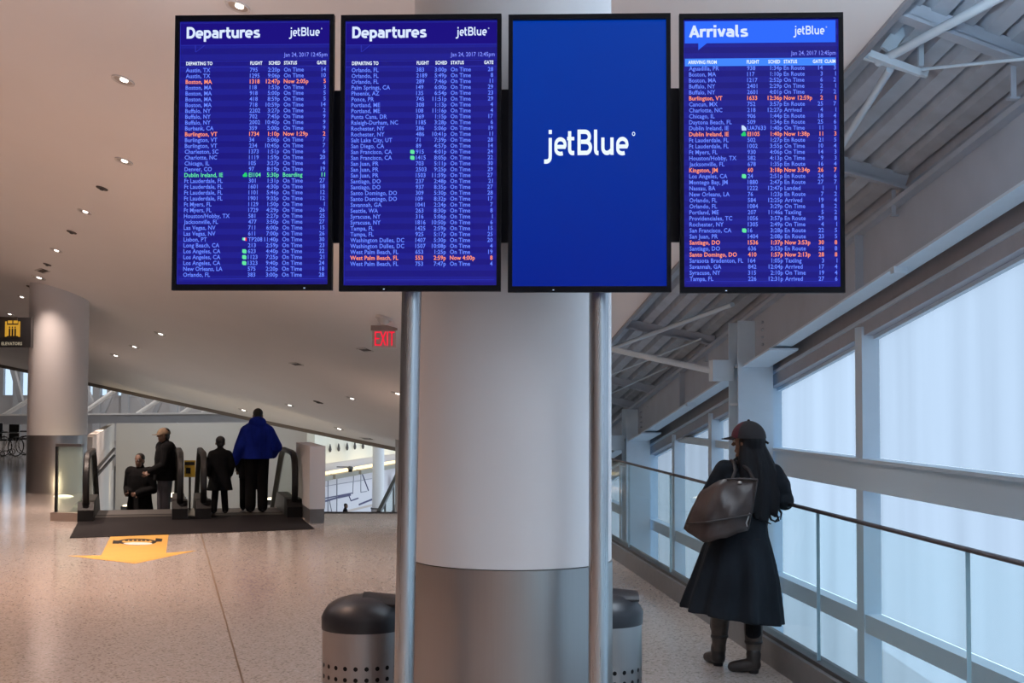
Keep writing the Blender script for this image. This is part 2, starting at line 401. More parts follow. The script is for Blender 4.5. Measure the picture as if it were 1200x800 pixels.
M_LINE = mat('art_line', (0.05, 0.045, 0.12), 0.6); M_LINE2 = mat('art_line_grey', (0.25, 0.25, 0.30), 0.6)
for a, b, w, m in (((377, 585), (413, 578), .10, M_LINE), ((380, 588), (397, 583), .16, M_LINE), ((397, 583), (411, 580), .20, M_LINE), ((384.5, 560), (384.5, 600), .09, M_LINE2),
                   ((395, 559), (395, 600), .14, M_LINE2), ((409, 581), (411.5, 587), .09, M_LINE), ((411.5, 587), (420, 584), .11, M_LINE), ((424, 554), (432, 575), .13, M_LINE), ((421, 591.5), (437, 585), .16, M_LINE),
                   ((414.5, 558), (413.5, 579), .06, M_LINE2), ((376, 571), (436, 561), .05, M_LINE2), ((423, 556), (423, 577), .05, M_LINE2), ((423, 577), (430, 576), .08, M_LINE2), ((386, 586), (389, 600), .05, M_LINE2), ((404, 600), (437, 592), .2, mat('art_skirt', (0.5, 0.42, 0.38), 0.6))):
    MB().bar(aw(*a), aw(*b), 0.03, w * 0.36, up=nn.cross(aw(*b) - aw(*a))).build('art_line', m, artw)
# strip lights under the bulkhead
M_TUBEL = emit('strip_lamp', (1.0, 0.82, 0.50), 1.7)
L = (s1 - s0).length
def sp(px):
    d = ray(px, 545); o = s0 + nn * 0.2; k = (o - Vector((0, 0, HCAM))).dot(nn) / d.dot(nn); q = d * k
    return Vector((q.x, q.y, zs))
for i, (xa, xb) in enumerate(((362, 376), (379, 407), (410, 434), (437, 460), (462.5, 480))):
    a, b = sp(xa), sp(xb)
    lt = empty('strip_light', (a + b) / 2, ['short strip light beside the white escalator pylon', 'second strip light from the white pylon', 'middle strip light under the cream bulkhead', 'strip light above the round lower column', 'strip light nearest the grey screen pole'][i], 'strip light', 'strip lights under the cream bulkhead')
    MB().bar(a + nn * 0.25, b + nn * 0.25, 0.12, 0.09).build('lamp_tube', M_TUBEL, lt)
    MB().bar(a + nn * 0.10 + Vector((0, 0, -0.14)), b + nn * 0.10 + Vector((0, 0, -0.14)), 0.6, 0.14).build('tray', mat('strip_tray', (0.28, 0.25, 0.20), 0.6), lt)
    for dz_, pw_, cl_, tgt in ((0.10, 4.5, (1.0, 0.80, 0.50), Vector((0, 0, 1.3)) - nn * 0.1), (-0.26, 2.5, (1.0, 0.90, 0.90), Vector((0, 0, -1.6)) - nn * 0.3)):
        ld = bpy.data.lights.new('strip_beam', 'AREA'); ld.shape = 'RECTANGLE'; ld.size = (b - a).length * 0.9; ld.size_y = 0.12; ld.energy = pw_ * (b - a).length / 3; ld.color = cl_
        lo_ = bpy.data.objects.new('strip_beam', ld); col.objects.link(lo_); lo_.parent = lt; lo_.matrix_parent_inverse = pmat(lt).inverted()
        lo_.location = (a + b) / 2 + nn * 0.36 + Vector((0, 0, dz_)); zax = -(tgt - nn * 0.36).normalized(); xax = dn; yax = zax.cross(xax).normalized(); xax = yax.cross(zax)
        lo_.rotation_euler = Matrix((xax, yax, zax)).transposed().to_euler()
for k, (px, py) in enumerate(((377, 527), (387, 525.5), (397, 524.5), (407, 523.5), (416, 522.5), (425.5, 522))):
    o = s0 + nn * 0.2; d = ray(px, py); q = Vector((0, 0, HCAM)) + d * ((o - Vector((0, 0, HCAM))).dot(nn) / d.dot(nn))
    MBx = MB().lathe(q, [(0.01, 0.13), (0.025, 0.08), (0.05, -0.04), (0.035, -0.11), (0.01, -0.13)], 10)
    tag(MBx.build('wall_fitting', M_DARKMET, None, True), 'small dark drop shaped fitting on the cream bulkhead, %s from the left' % ['first', 'second', 'third', 'fourth', 'fifth', 'last'][k], 'fitting', 'dark fittings on the cream bulkhead')
for k, (px, py) in enumerate(((374.5, 541), (410.5, 550.5))):
    o = s0 + nn * 0.55; d = ray(px, py); q = Vector((0, 0, HCAM)) + d * ((o - Vector((0, 0, HCAM))).dot(nn) / d.dot(nn))
    t = empty('camera_dome', q, ['grey camera dome beside the white pylon', 'grey camera dome hanging below the strip lights'][k], 'camera')
    MB().lathe(q, [(0.02, -0.11), (0.06, -0.08), (0.09, 0)], 14).build('dome', M_BLACK, t, True)
    MB().lathe(q, [(0.10, 0), (0.10, 0.08), (0.04, 0.11)], 14).build('housing', M_DARKMET, t, True)
    MB().bar(q + Vector((0, 0, 0.08)), q + Vector((0, 0, 0.08)) - nn * 0.45, 0.03, 0.03).build('bracket', M_DARKMET, t)

# lower round column and far stair rail
q = P(443.5, 560, 44.0)
lc = empty('round_column', (q.x, q.y, -3.6), 'pale round column on the lower level below the strip lights', 'column')
MB().lathe((q.x, q.y, 0), [(0.19, -2.5), (0.19, 0.9)], 28).build('shaft', M_PAINT, lc, True)
MB().lathe((q.x, q.y, 0), [(0.225, -3.6), (0.225, -1.72)], 28).build('steel_cladding', M_STEEL, lc, True)
MB().lathe((q.x, q.y, 0), [(0.235, -1.74), (0.235, -1.70)], 28).build('collar', M_DARKMET, lc, True)
fs = empty('stair_balustrade', P(456, 598, 38), 'glass stair balustrade with dark sloping handrail on the lower level', 'balustrade')
pA, pB = P(444, 601, 36), P(472, 544, 40)
MB().bar(pA, pB, 0.10, 0.09).build('handrail', M_RUBBER, fs)
dz = Vector((0, 0, -0.9))
MB().prism([pA, pB, pB + dz, pA + dz], (0.02, 0, 0)).build('glass_pane', M_GLASS2, fs)
MB().bar(pA + dz, pB + dz, 0.12, 0.14).build('base_rail', M_DARKMET, fs)
for kk in (0.25, 0.6):
    p_ = pA.lerp(pB, kk); MB().bar(p_, p_ + dz, 0.05, 0.05).build('post', M_DARKMET, fs)
q = aw(457, 563) + nn * 0.3
ck = empty('wall_clock', q, 'round dark clock hanging on the lower level wall', 'clock')
rotc = nn.to_track_quat('Z', 'Y').to_matrix()
mbc = MB().lathe((0, 0, 0), [(0.24, 0), (0.24, 0.06), (0.20, 0.07)], 20); mbc.v = [tuple(rotc @ Vector(v) + q) for v in mbc.v]; mbc.build('case', M_DARKMET, ck, True)
mbc = MB().lathe((0, 0, 0), [(0.19, 0.07), (0.19, 0.075)], 20); mbc.v = [tuple(rotc @ Vector(v) + q) for v in mbc.v]; mbc.build('face', mat('clock_face', (0.2, 0.2, 0.22), 0.5), ck, True)

for k, (x, y) in enumerate(((-21, 40), (-21, 50), (-14, 46), (-14, 54), (-7, 46), (-7, 54))):  # unseen lamps added to brighten the far end of the hall
    c = Vector((x, y, 5.29)); t = empty('far_ceiling_lamp', c, 'round white lamp under the far roof, out of sight', 'lamp', 'lamps under the far roof')
    MB().lathe(c, [(0.25, -.05), (0.27, 0), (0.27, 0.01)], 20).build('housing', M_PAINT, t, True)
    ld = bpy.data.lights.new('far_beam', 'AREA'); ld.shape = 'DISK'; ld.size = 0.45; ld.energy = 95; ld.color = (1.0, 0.95, 0.92)
    lo_ = bpy.data.objects.new('far_beam', ld); col.objects.link(lo_); lo_.parent = t; lo_.matrix_parent_inverse = pmat(t).inverted(); lo_.location = c + Vector((0, 0, -.07))

# ------------------------------------------------------------------ window side of the corridor
AW = 4.2
Y0, Y1 = -6.0, 30.0
HEADZ0 = 1.72 + 0.536 * AW           # glass head (falls with the roof)
def headz(Y): return HEADZ0 - SL * Y
def yA(px, A): return A * FPX / (px - 450.0)
posts = [-5.0, 0.2, 3.1, 5.6, 8.2, yA(1027, AW), yA(914, AW), yA(846, AW), yA(801.5, AW), yA(770, AW), 23.4, 25.3, 27.7]
colY = [1.3, 7.8, 14.3, 20.8, 27.3]
bays = [(-6, 8.2), (8.2, posts[6]), (posts[6], posts[9]), (posts[9], 30)]
ZLOW = -3.6
def cbox(mb, A0, A1, Ya, Yb, Z00, Z01, follow=False):
    za, zb_ = (Z00 - SL * Ya, Z01 - SL * Ya) if follow else (Z00, Z01)
    zc, zd = (Z00 - SL * Yb, Z01 - SL * Yb) if follow else (Z00, Z01)
    p = [C(A0, Ya, za), C(A1, Ya, za), C(A1, Yb, zc), C(A0, Yb, zc), C(A0, Ya, zb_), C(A1, Ya, zb_), C(A1, Yb, zd), C(A0, Yb, zd)]
    return mb.hexa(p)
zb0, zb1 = 1.72 - 0.184 * (AW - .16), 1.72 - 0.117 * (AW - .16)      # deep band
zt0, zt1 = 1.72 - 0.476 * (AW - .14), 1.72 - 0.438 * (AW - .14)      # low transom
bl = ['frosted window bay nearest the viewer at the right', 'large frosted window bay right of the woman with a deep grey band', 'narrow frosted window bay left of the steel column beside the woman', 'farthest frosted window bay behind the glass balustrade']
for i, (ya, yb) in enumerate(bays):
    w = empty('window_%d' % (i + 1), C(AW, (ya + yb) / 2, ZLOW), bl[i], 'window', None, 'structure')
    ps = [y for y in posts if ya - 1e-6 <= y <= yb + 1e-6]
    if ya == -6: ps = [-6.0] + ps
    if yb == 30: ps = ps + [30.0]
    deep = i < 2
    for k in range(len(ps) - 1):
        y_a, y_b = ps[k] + 0.08, ps[k + 1] - 0.08
        cuts = [(ZLOW, zt0), (zt1, zb0 if deep else zb1 - 0.08), (zb1, None)]
        for z0, z1 in cuts:
            ha, hb = headz(y_a), headz(y_b)
            m_ = MB()
            top_a, top_b = (ha, hb) if z1 is None else (min(z1, ha), min(z1, hb))
            if top_a <= z0 + 0.02: continue
            if top_b < z0 + 0.01:
                y_e = y_a + (y_b - y_a) * (top_a - z0) / (ha - hb); top_b = z0 + 0.005
            else: y_e = y_b
            m_.hexa([C(AW, y_a, z0), C(AW + .02, y_a, z0), C(AW + .02, y_e, z0), C(AW, y_e, z0), C(AW, y_a, top_a), C(AW + .02, y_a, top_a), C(AW + .02, y_e, top_b), C(AW, y_e, top_b)])
            m_.build('pane', M_CLEARW if y_a < 0 else M_FROST, w)  # unseen panes behind the viewer made clear to let more daylight in
        # transoms
        if deep:
            if headz(y_a) > zb1:
                cbox(MB(), AW - 0.16, AW - 0.01, ps[k], ps[k + 1], zb0, zb1 - 0.03).build('deep_band', M_FRAME if False else mat('band_panel', (0.72, 0.87, 0.98), 0.6), w)  # sky light's blue put into the band colour
                cbox(MB(), AW - 0.19, AW - 0.01, ps[k], ps[k + 1], zb1 - 0.03, zb1).build('band_ledge', M_FRAME, w)
        elif headz(y_b) > zb1 - 0.1:
            cbox(MB(), AW - 0.10, AW - 0.01, ps[k], ps[k + 1], zb1 - 0.09, zb1).build('transom', M_FRAME, w)
        cbox(MB(), AW - 0.14, AW - 0.01, ps[k], ps[k + 1], zt0, zt1).build('transom', M_FRAME, w)
        m_ = cbox(MB(), AW - 0.05, AW - 0.005, ps[k], ps[k + 1], HEADZ0 - 0.02, HEADZ0 + 0.06, True); m_.build('head_rail', M_FRAME, w)
    for y in ps[:-1] if i < 3 else ps:
        zt_ = headz(y) + 0.1
        cbox(MB(), AW - 0.15, AW - 0.002, y - 0.085, y + 0.085, ZLOW, zt_).build('mullion', M_FRAME, w)

# head panels above the glass
mb = cbox(MB(), AW - 0.13, AW + 0.05, Y0, Y1, 1.72 + 0.552 * (AW - 0.1), 1.72 + 0.585 * (AW - 0.1), True)
tag(mb.build('trim_4', M_SHADE), 'grey lower head panel just above the frosted windows', 'trim', kind='structure')
mb = cbox(MB(), AW - 0.10, AW + 0.05, Y0, Y1, 1.72 + 0.585 * (AW - 0.1) - 0.01, 5.2, True)
tag(mb.build('wall_right', M_SHADE), 'grey upper head wall between the frosted windows and the roof deck', 'wall', kind='structure')
mb = cbox(MB(), AW - 0.15, AW - 0.08, Y0, Y1, 1.72 + 0.585 * (AW - 0.1) - 0.02, 1.72 + 0.585 * (AW - 0.1) + 0.012, True)
tag(mb.build('trim_5', M_FRAME), 'pale ledge line along the grey head panels', 'trim', kind='structure')

# steel girder with flanges
gd = empty('steel_girder', CR(3.84, 14, 4.2), 'deep grey steel girder sloping above the frosted windows', 'girder')
cbox(MB(), 3.835, 3.86, Y0, 26, 4.20, 4.70, True).build('web', M_GSTEEL, gd)
cbox(MB(), 3.763, 3.93, Y0, 26, 4.185, 4.205, True).build('bottom_flange', M_FRAME, gd)
cbox(MB(), 3.763, 3.93, Y0, 26, 4.66, 4.70, True).build('top_flange', M_GSTEEL, gd)
for y in (10.9, 17.4):
    cbox(MB(), 3.77, 3.835, y, y + 0.02, 4.2, 4.68, True).build('stiffener', M_GSTEEL, gd)
for y in (10.05, 16.9):
    q = CR(3.80, y, 4.17); MB().box(q, (0.10, 0.10, 0.05)).build('clip', M_FRAME, gd)

# steel columns
def steel_column(Y, label):
    t = empty('steel_column', C(3.84, Y, ZLOW), label, 'column', 'steel columns of the window side')
    zt_ = 4.68 - SL * Y
    # H section, web along the wall
    cbox(MB(), 3.66, 4.02, Y - 0.20, Y - 0.18, ZLOW, zt_ - 0.02).build('flange', M_FRAME, t)
    cbox(MB(), 3.66, 4.02, Y + 0.18, Y + 0.20, ZLOW, zt_ - 0.02).build('flange', M_FRAME, t)
    cbox(MB(), 3.83, 3.85, Y - 0.18, Y + 0.18, ZLOW, zt_ - 0.02).build('web', M_FRAME, t)
    z = 4.2 - SL * Y
    for dz_ in (-0.42, -0.02):
        cbox(MB(), 3.67, 4.01, Y - 0.18, Y + 0.18, z + dz_, z + dz_ + 0.025).build('stiffener_plate', M_FRAME, t)
    # stub bracket for the strut and a haunch plate
    q = C(3.56, Y + 0.1, z - 0.05)
    MB().box(q, (0.22, 0.30, 0.22)).build('bracket', M_FRAME, t)
    hp = [C(3.70, Y - 0.2, z - 0.02), C(3.98, Y - 0.2, z - 0.02), C(3.98, Y - 1.2, z + 0.12), C(3.70, Y - 1.2, z + 0.12)]
    MB().prism(hp, (0, 0, 0.02)).build('haunch', M_FRAME, t)
    for k in range(4):
        b = C(3.815, Y - 0.55, z + 0.12 + 0.08 + k * 0.075); MB().ball(b, 0.016, 8, 4).build('bolt', M_GSTEEL, t, True)
    return t
steel_column(14.3, 'white steel H column behind the cap of the woman')
steel_column(20.8, 'white steel H column farther back by the balustrade')
steel_column(7.0, 'white steel H column nearest the viewer at the right')

# ribbed metal roof deck
DS = -0.36; DZ = 5.0
def dz0(A): return DZ + DS * (A - 3.75)
mb = MB()
mb.hexa([CR(2.0, Y0, dz0(2.0)), CR(4.3, Y0, dz0(4.3)), CR(4.3, 26, dz0(4.3)), CR(2.0, 26, dz0(2.0)),
         CR(2.0, Y0, dz0(2.0) + .05), CR(4.3, Y0, dz0(4.3) + .05), CR(4.3, 26, dz0(4.3) + .05), CR(2.0, 26, dz0(2.0) + .05)])
deck = tag(mb.build('ceiling_deck', M_DECK), 'ribbed grey metal roof deck sloping down the corridor', 'ceiling', kind='structure')
rib = None
A = 2.12
while A < 4.0:
    def sec(Y): return [CR(A + dx, Y, dz0(A + dx) + dz_) for dx, dz_ in ((-0.058, 0.005), (-0.044, -0.075), (0.044, -0.075), (0.058, 0.005))]
    MB().loft([sec(Y0), sec(26)]).build('deck_rib', M_DECK, deck)
    A += 0.155
# purlins and bracing
pl = ['grey cross purlin under the deck at the top right corner', 'grey cross purlin under the deck right of the arrivals screen', 'grey cross purlin above the horizontal strut', 'grey cross purlin just left of the steel column', 'grey cross purlin low by the grey screen pole', 'farthest grey cross purlin under the deck']
def pd(px, py, dzz):        # a point under the deck: z = 4.86 + DS*(A-3.75) - SL*y - dzz
    d = ray(px, py); a0 = DZ - DS * 3.75 - dzz; cx = DS; cy = -DS * KX - SL
    k = (a0 - HCAM) / (d.z - cx * d.x - cy * d.y)
    return Vector((0, 0, HCAM)) + d * k
for k, (xa, ya_, xb, yb_) in enumerate(((1066, 12, 1206, 64), (979, 189, 1062, 212), (744, 380, 838, 398), (712, 443, 768, 456), (714, 467, 748, 475))):
    a, b = pd(xa, ya_, 0.115), pd(xb, yb_, 0.115); a = a + (a - b).normalized() * 0.5
    t = empty('roof_purlin', (a + b) / 2, pl[k], 'purlin', 'purlins under the roof deck')
    MB().bar(a, b, 0.03, 0.11).build('web', M_GSTEEL, t)
    MB().bar(a + Vector((0, 0, -.055)), b + Vector((0, 0, -.055)), 0.12, 0.02).build('flange', M_GSTEEL, t)
    MB().bar(b + Vector((-0.10, 0, -.06)), b + Vector((-0.10, 0, -.24)), 0.02, 0.03).build('hanger', M_GSTEEL, t)
    MB().box(b + Vector((-0.10, 0, -.25)), (0.06, 0.06, 0.012)).build('foot_plate', M_GSTEEL, t)
def strut(p, q, r, label, name='roof_brace'):
    return tag(MB().tube([p, q], r, 10).build(name, M_FRAME, None, True), label, 'brace', 'braces under the roof deck')
def dk(px, py, A, dzz):     # point under the deck seen at a pixel, at a lateral offset A
    Y = A * FPX / (px - 450.0); return CR(A, Y, dz0(A) - dzz)
def pd(px, py, dzz):        # unproject on the deck plane lowered by dzz
    d = ray(px, py)
    # z = 4.86 + DS*(A-3.75) - SL*y - dzz ; A = x - KX*y
    a0 = DZ - DS * 3.75 - dzz; cx = DS; cy = -DS * KX - SL
    k = (a0 - HCAM) / (d.z - cx * d.x - cy * d.y)
    return Vector((0, 0, HCAM)) + d * k
strut(pd(1028, 72, 0.24), pd(1176, -8, 0.24), 0.028, 'pale diagonal tube brace at the top right corner')
strut(pd(984, 172, 0.24), pd(1042, 80, 0.24), 0.024, 'pale short diagonal brace beside the arrivals screen')
strut(pd(1078, 80, 0.26), pd(1215, 66, 0.26), 0.010, 'thin rod under the deck at the top right')
strut(pd(716, 408, 0.24), pd(858, 356, 0.24), 0.026, 'long pale diagonal brace above the horizontal strut')
strut(pd(713, 440, 0.24), pd(822, 396, 0.24), 0.010, 'thin diagonal rod below the long brace')
strut(pd(713, 462, 0.24), pd(782, 430, 0.24), 0.010, 'lowest thin diagonal rod under the deck')
p, q = pd(1012, 64, 0.22), pd(1086, 86, 0.22)
t = empty('hanging_channel', (p + q) / 2, 'short pale double channel hung below the roof deck', 'channel')
MB().bar(p, q, 0.05, 0.04).build('rail', M_FRAME, t); MB().bar(p + Vector((0, -.12, -.02)), q + Vector((-.08, -.12, -.02)), 0.05, 0.04).build('rail', M_FRAME, t)
MB().bar(p.lerp(q, .3) + Vector((0, -.06, 0.05)), p.lerp(q, .3) + Vector((0.12, -.06, 0.22)), 0.04, 0.08).build('gusset', M_FRAME, t)
MB().bar(p.lerp(q, .85) + Vector((0, -.06, 0.02)), p.lerp(q, .85) + Vector((0, -.06, 0.22)), 0.03, 0.03).build('hanger', M_FRAME, t)
zz = 4.2 - SL * 14.3 - 0.06
strut(P(708, 407, 16.9), C(3.5, 14.4, zz), 0.035, 'horizontal tube strut between ceiling edge and steel column')

# ------------------------------------------------------------------ glass balustrade of the corridor
bal = empty('glass_balustrade', C(2.57, 10, 0), 'long glass balustrade with dark handrail along the corridor edge', 'balustrade')
cbox(MB(), 2.53, 2.70, Y0, 34, 0, 0.165).build('curb', M_CURB, bal)
cbox(MB(), 2.56, 2.63, Y0, 34, 0.165, 0.19).build('shoe_channel', M_DARKMET, bal)
j0 = yA(1131, 2.59); dj = yA(957, 2.59) - j0
y = j0 - 6 * dj
while y < 33.5:
    ye = min(y + dj - 0.004, 34)
    cbox(MB(), 2.583, 2.601, y, ye, 0.185, 1.06).build('glass_pane', M_GLASS, bal)
    cbox(MB(), 2.582, 2.602, ye, ye + 0.004, 0.185, 1.06).build('joint_strip', mat('joint', (0.48, 0.60, 0.68), 0.4), bal)
    y += dj
rail = [C(2.585, yy, 1.075) for yy in (-6, 4, 14, 24, 34)]
m_ = MB()
def rsec(Y): return [C(2.592 + dx, Y, 1.07 + dz_) for dx, dz_ in ((-0.017, -0.009), (0.017, -0.009), (0.017, 0.003), (0.011, 0.009), (-0.011, 0.009), (-0.017, 0.003))]
m_.loft([rsec(yy) for yy in (-6, 34)]).build('handrail', mat('rail_metal', (0.035, 0.03, 0.033), 0.45, 0.0), bal)
# end wall of the corridor
mb = MB().bar((-2.9, 34.2, 0), (6, 34.2, 0), 0.3, 7)
tag(mb.build('wall_corridor_end', M_WALL), 'plain beige wall closing the far end of the corridor', 'wall', kind='structure')

mb = MB(); slab(mb, [(-1.6, 25.2), (4.2, 25.2), (4.2, 34.6), (-2.7, 34.6)], 1.98, 2.12)
tag(mb.build('ceiling_corridor_end', M_CEIL), 'low flat ceiling at the far end of the corridor', 'ceiling', kind='structure')
# pendant uplights added above the picture to brighten ceiling and corridor
def pendant(c, label, watts, colour, tilt=0.0, down=0.0):
    t = empty('pendant_uplight', c, label, 'lamp', 'pendant uplights above the picture')
    MB().bar(c - Vector((0, .65, .02)), c + Vector((0, .65, -.02)), 0.16, 0.05).build('tray', M_FRAME, t)
    for dy in (-.55, .55):
        MB().bar(c + Vector((0, dy, 0)), Vector((c.x, c.y + dy, ceil_z(c.x, c.y + dy) + .02)), 0.012, 0.012).build('hanger', M_GSTEEL, t)
    ld = bpy.data.lights.new('uplight_beam', 'AREA'); ld.shape = 'RECTANGLE'; ld.size = 0.14; ld.size_y = 1.2; ld.energy = watts; ld.color = colour
    lo_ = bpy.data.objects.new('uplight_beam', ld); col.objects.link(lo_); lo_.parent = t; lo_.matrix_parent_inverse = pmat(t).inverted()
    if down:
        l2 = bpy.data.lights.new('corridor_beam', 'AREA'); l2.shape = 'RECTANGLE'; l2.size = 0.12; l2.size_y = 1.1; l2.energy = down; l2.color = colour; l2.spread = R(125)
        o2 = bpy.data.objects.new('corridor_beam', l2); col.objects.link(o2); o2.parent = t; o2.matrix_parent_inverse = pmat(t).inverted(); o2.location = c + Vector((0, 0, -.06))
    lo_.location = c + Vector((0, 0, .03)); lo_.rotation_euler = Vector((0, tilt, 1)).to_track_quat('-Z', 'Y').to_euler()
for A_, Y in ((2.2, -3.0), (2.2, 0.0), (2.3, 3.0), (2.4, 5.6)):
    pendant(C(A_, Y, 3.75), 'white pendant uplight over the near corridor, above the picture', CORR_W, (0.72, 0.86, 1.0), 0.0, 20.0)
for x, y, z in ((-3.2, 8.5, 4.55), (-6.2, 10, 5.15), (-9.8, 11, 5.8), (-13.5, 12, 6.5), (-5.5, 3.5, 5.3)):
    pendant(Vector((x, y, z)), 'white pendant uplight over the near hall, above the picture', HALL_W, (0.93, 0.93, 1.0), 0.3)

# ------------------------------------------------------------------ columns
def round_column(x, y, r, top, label):
    t = empty('round_column', (x, y, 0), label, 'column')
    MB().lathe((x, y, 0), [(r, 1.068), (r, top)], 64).build('shaft', M_PAINT, t, True)
    MB().lathe((x, y, 0), [(r + 0.004, 0.0), (r + 0.004, 1.064)], 64).build('steel_cladding', M_STEEL, t, True)
    MB().lathe((x, y, 0), [(r - 0.003, 1.05), (r - 0.003, 1.08)], 64).build('shadow_gap', M_DARKMET, t, True)
    return t
round_column(0.0, 5.73, 0.416, 5.4, 'big white column with steel base behind the flight screens')
lcx = P(67, 520, 25.7).x
round_column(lcx, 25.7, 0.54, 4.4, 'white round column with steel base at the far left')

# ------------------------------------------------------------------ flight screens
W, H = 0.600, 1.034
cen = [(296.6, 179.5, 5.07), (492.2, 179.3, 5.043), (689.8, 179.0, 5.017), (891.3, 178.4, 4.99)]
YAW = math.atan2(cen[3][2] - cen[0][2], P(*cen[3]).x - P(*cen[0]).x)
TXT = bpy.data.curves.new('glyphs', 'FONT'); TXT.resolution_u = 2
TXO = bpy.data.objects.new('glyphs', TXT); col.objects.link(TXO)
GC = {}
def glyphs(s, bold=0.0):
    k = (s, bold)
    if k not in GC:
        TXT.body = s; TXT.size = 1.0; TXT.offset = bold; TXT.space_character = 1.04
        dg = bpy.context.evaluated_depsgraph_get(); dg.update()
        ev = TXO.evaluated_get(dg); me = ev.to_mesh()
        GC[k] = ([v.co.copy() for v in me.vertices], [tuple(p.vertices) for p in me.polygons])
        ev.to_mesh_clear()
    return GC[k]
def put(mb, s, x, z, size, align='l', bold=0.018, sx=0.90, y=-0.002):
    """lettering in the x-z plane, x right and z up, on the face turned to -y"""
    v, f = glyphs(s, bold)
    if not v: return
    x0 = min(p.x for p in v); x1 = max(p.x for p in v)
    if align == 'fit':                       # size is (height, width)
        h, w = size; sx_ = w / (x1 - x0); sz = h; ox = x - x0 * sx_
        mb.add([(ox + p.x * sx_, y, z + p.y * sz) for p in v], f); return
    k = size * sx
    ox = x - x0 * k if align == 'l' else x - x1 * k
    mb.add([(ox + p.x * k, y, z + p.y * size) for p in v], f)

def screen_mat(name, c1, c2, stripe=True):
    m = bpy.data.materials.new(name); m.use_nodes = True; nt = m.node_tree
    nt.nodes.remove(nt.nodes['Principled BSDF'])
    e = nt.nodes.new('ShaderNodeEmission'); g = nt.nodes.new('ShaderNodeBsdfGlossy'); g.inputs['Roughness'].default_value = 0.25
    g.inputs[0].default_value = (0.012, 0.012, 0.012, 1); ad = nt.nodes.new('ShaderNodeAddShader')
    tc = nt.nodes.new('ShaderNodeTexCoord'); sx = nt.nodes.new('ShaderNodeSeparateXYZ')
    nt.links.new(tc.outputs['Object'], sx.inputs[0])
    mx = nt.nodes.new('ShaderNodeMix'); mx.data_type = 'RGBA'; mx.inputs[6].default_value = (*c1, 1); mx.inputs[7].default_value = (*c2, 1)
    if stripe:
        mu = nt.nodes.new('ShaderNodeMath'); mu.operation = 'MULTIPLY'; mu.inputs[1].default_value = math.pi / 0.02195
        sn = nt.nodes.new('ShaderNodeMath'); sn.operation = 'SINE'
        gt = nt.nodes.new('ShaderNodeMath'); gt.operation = 'GREATER_THAN'; gt.inputs[1].default_value = 0
        nt.links.new(sx.outputs['Z'], mu.inputs[0]); nt.links.new(mu.outputs[0], sn.inputs[0]); nt.links.new(sn.outputs[0], gt.inputs[0])
        nt.links.new(gt.outputs[0], mx.inputs[0])
    else:
        mr = nt.nodes.new('ShaderNodeMapRange'); mr.inputs['From Min'].default_value = -0.5; mr.inputs['From Max'].default_value = 0.5
        nt.links.new(sx.outputs['Z'], mr.inputs[0]); nt.links.new(mr.outputs[0], mx.inputs[0])
    nt.links.new(mx.outputs[2], e.inputs[0])
    nt.links.new(e.outputs[0], ad.inputs[0]); nt.links.new(g.outputs[0], ad.inputs[1]); nt.links.new(ad.outputs[0], nt.nodes['Material Output'].inputs[0])
    return m
M_SCR = screen_mat('screen_rows', (0.0105, 0.008, 0.205), (0.0125, 0.0125, 0.255))
M_SCRB = screen_mat('screen_brand', (0.0, 0.012, 0.25), (0.0, 0.035, 0.335), False)
M_HEAD = emit('text_heading', (0.66, 0.76, 1.0), 1.0); M_ROW = emit('text_row', (0.135, 0.235, 1.0), 1.0)
M_OR = emit('text_orange', (1.0, 0.29, 0.15), 1.0); M_GR = emit('text_green', (0.12, 0.75, 0.34), 1.0)
M_WH = emit('text_white', (0.80, 0.90, 1.0), 1.0); M_DATE = emit('text_date', (0.22, 0.28, 1.0), 1.0)
M_BAND = emit('band_blue', (0.03, 0.14, 0.95), 1.0); M_BAND2 = emit('band_dim', (0.012, 0.006, 0.20), 1.0); M_EDGE = emit('screen_edge', (0.03, 0.035, 0.42), 1.0)
M_ICO = emit('icon_white', (0.55, 0.70, 1.0), 1.0); M_RED = emit('icon_red', (0.8, 0.03, 0.03), 1.0)

D1 = '''Austin, TX|795|2:20p|On Time|14
Austin, TX|1295|9:06p|On Time|10
Boston, MA|1318|12:47p|Now 2:05p|5|o
Boston, MA|118|1:53p|On Time|3
Boston, MA|918|5:00p|On Time|5
Boston, MA|418|8:59p|On Time|5
Boston, MA|718|10:59p|On Time|14
Buffalo, NY|2202|3:27p|On Time|2
Buffalo, NY|702|7:45p|On Time|9
Buffalo, NY|2002|10:40p|On Time|9
Burbank, CA|359|5:00p|On Time|9
Burlington, VT|1734|1:10p|Now 1:29p|2|o
Burlington, VT|34|5:06p|On Time|7
Burlington, VT|234|10:45p|On Time|7
Charleston, SC|1373|1:51p|On Time|6
Charlotte, NC|1119|1:59p|On Time|20
Chicago, IL|105|3:27p|On Time|4
Denver, CO|97|8:19p|On Time|19
Dublin Ireland, IE|EI104|5:30p|Boarding|11|g|s
Ft Lauderdale, FL|301|1:31p|On Time|27
Ft Lauderdale, FL|1601|4:30p|On Time|18
Ft Lauderdale, FL|1101|5:46p|On Time|12
Ft Lauderdale, FL|1901|9:35p|On Time|12
Ft Myers, FL|1129|1:50p|On Time|1
Ft Myers, FL|1729|4:29p|On Time|26
Houston/Hobby, TX|581|2:27p|On Time|25
Jacksonville, FL|477|3:50p|On Time|27
Las Vegas, NV|711|6:00p|On Time|15
Las Vegas, NV|611|7:00p|On Time|26
Lisbon, PT|TP208|11:40p|On Time|30|b|t
Long Beach, CA|213|2:59p|On Time|23
Los Angeles, CA|623|4:40p|On Time|22|b|l
Los Angeles, CA|1123|7:25p|On Time|21|b|l
Los Angeles, CA|1323|9:40p|On Time|24|b|l
New Orleans, LA|575|2:20p|On Time|18
Orlando, FL|383|3:00p|On Time|28'''
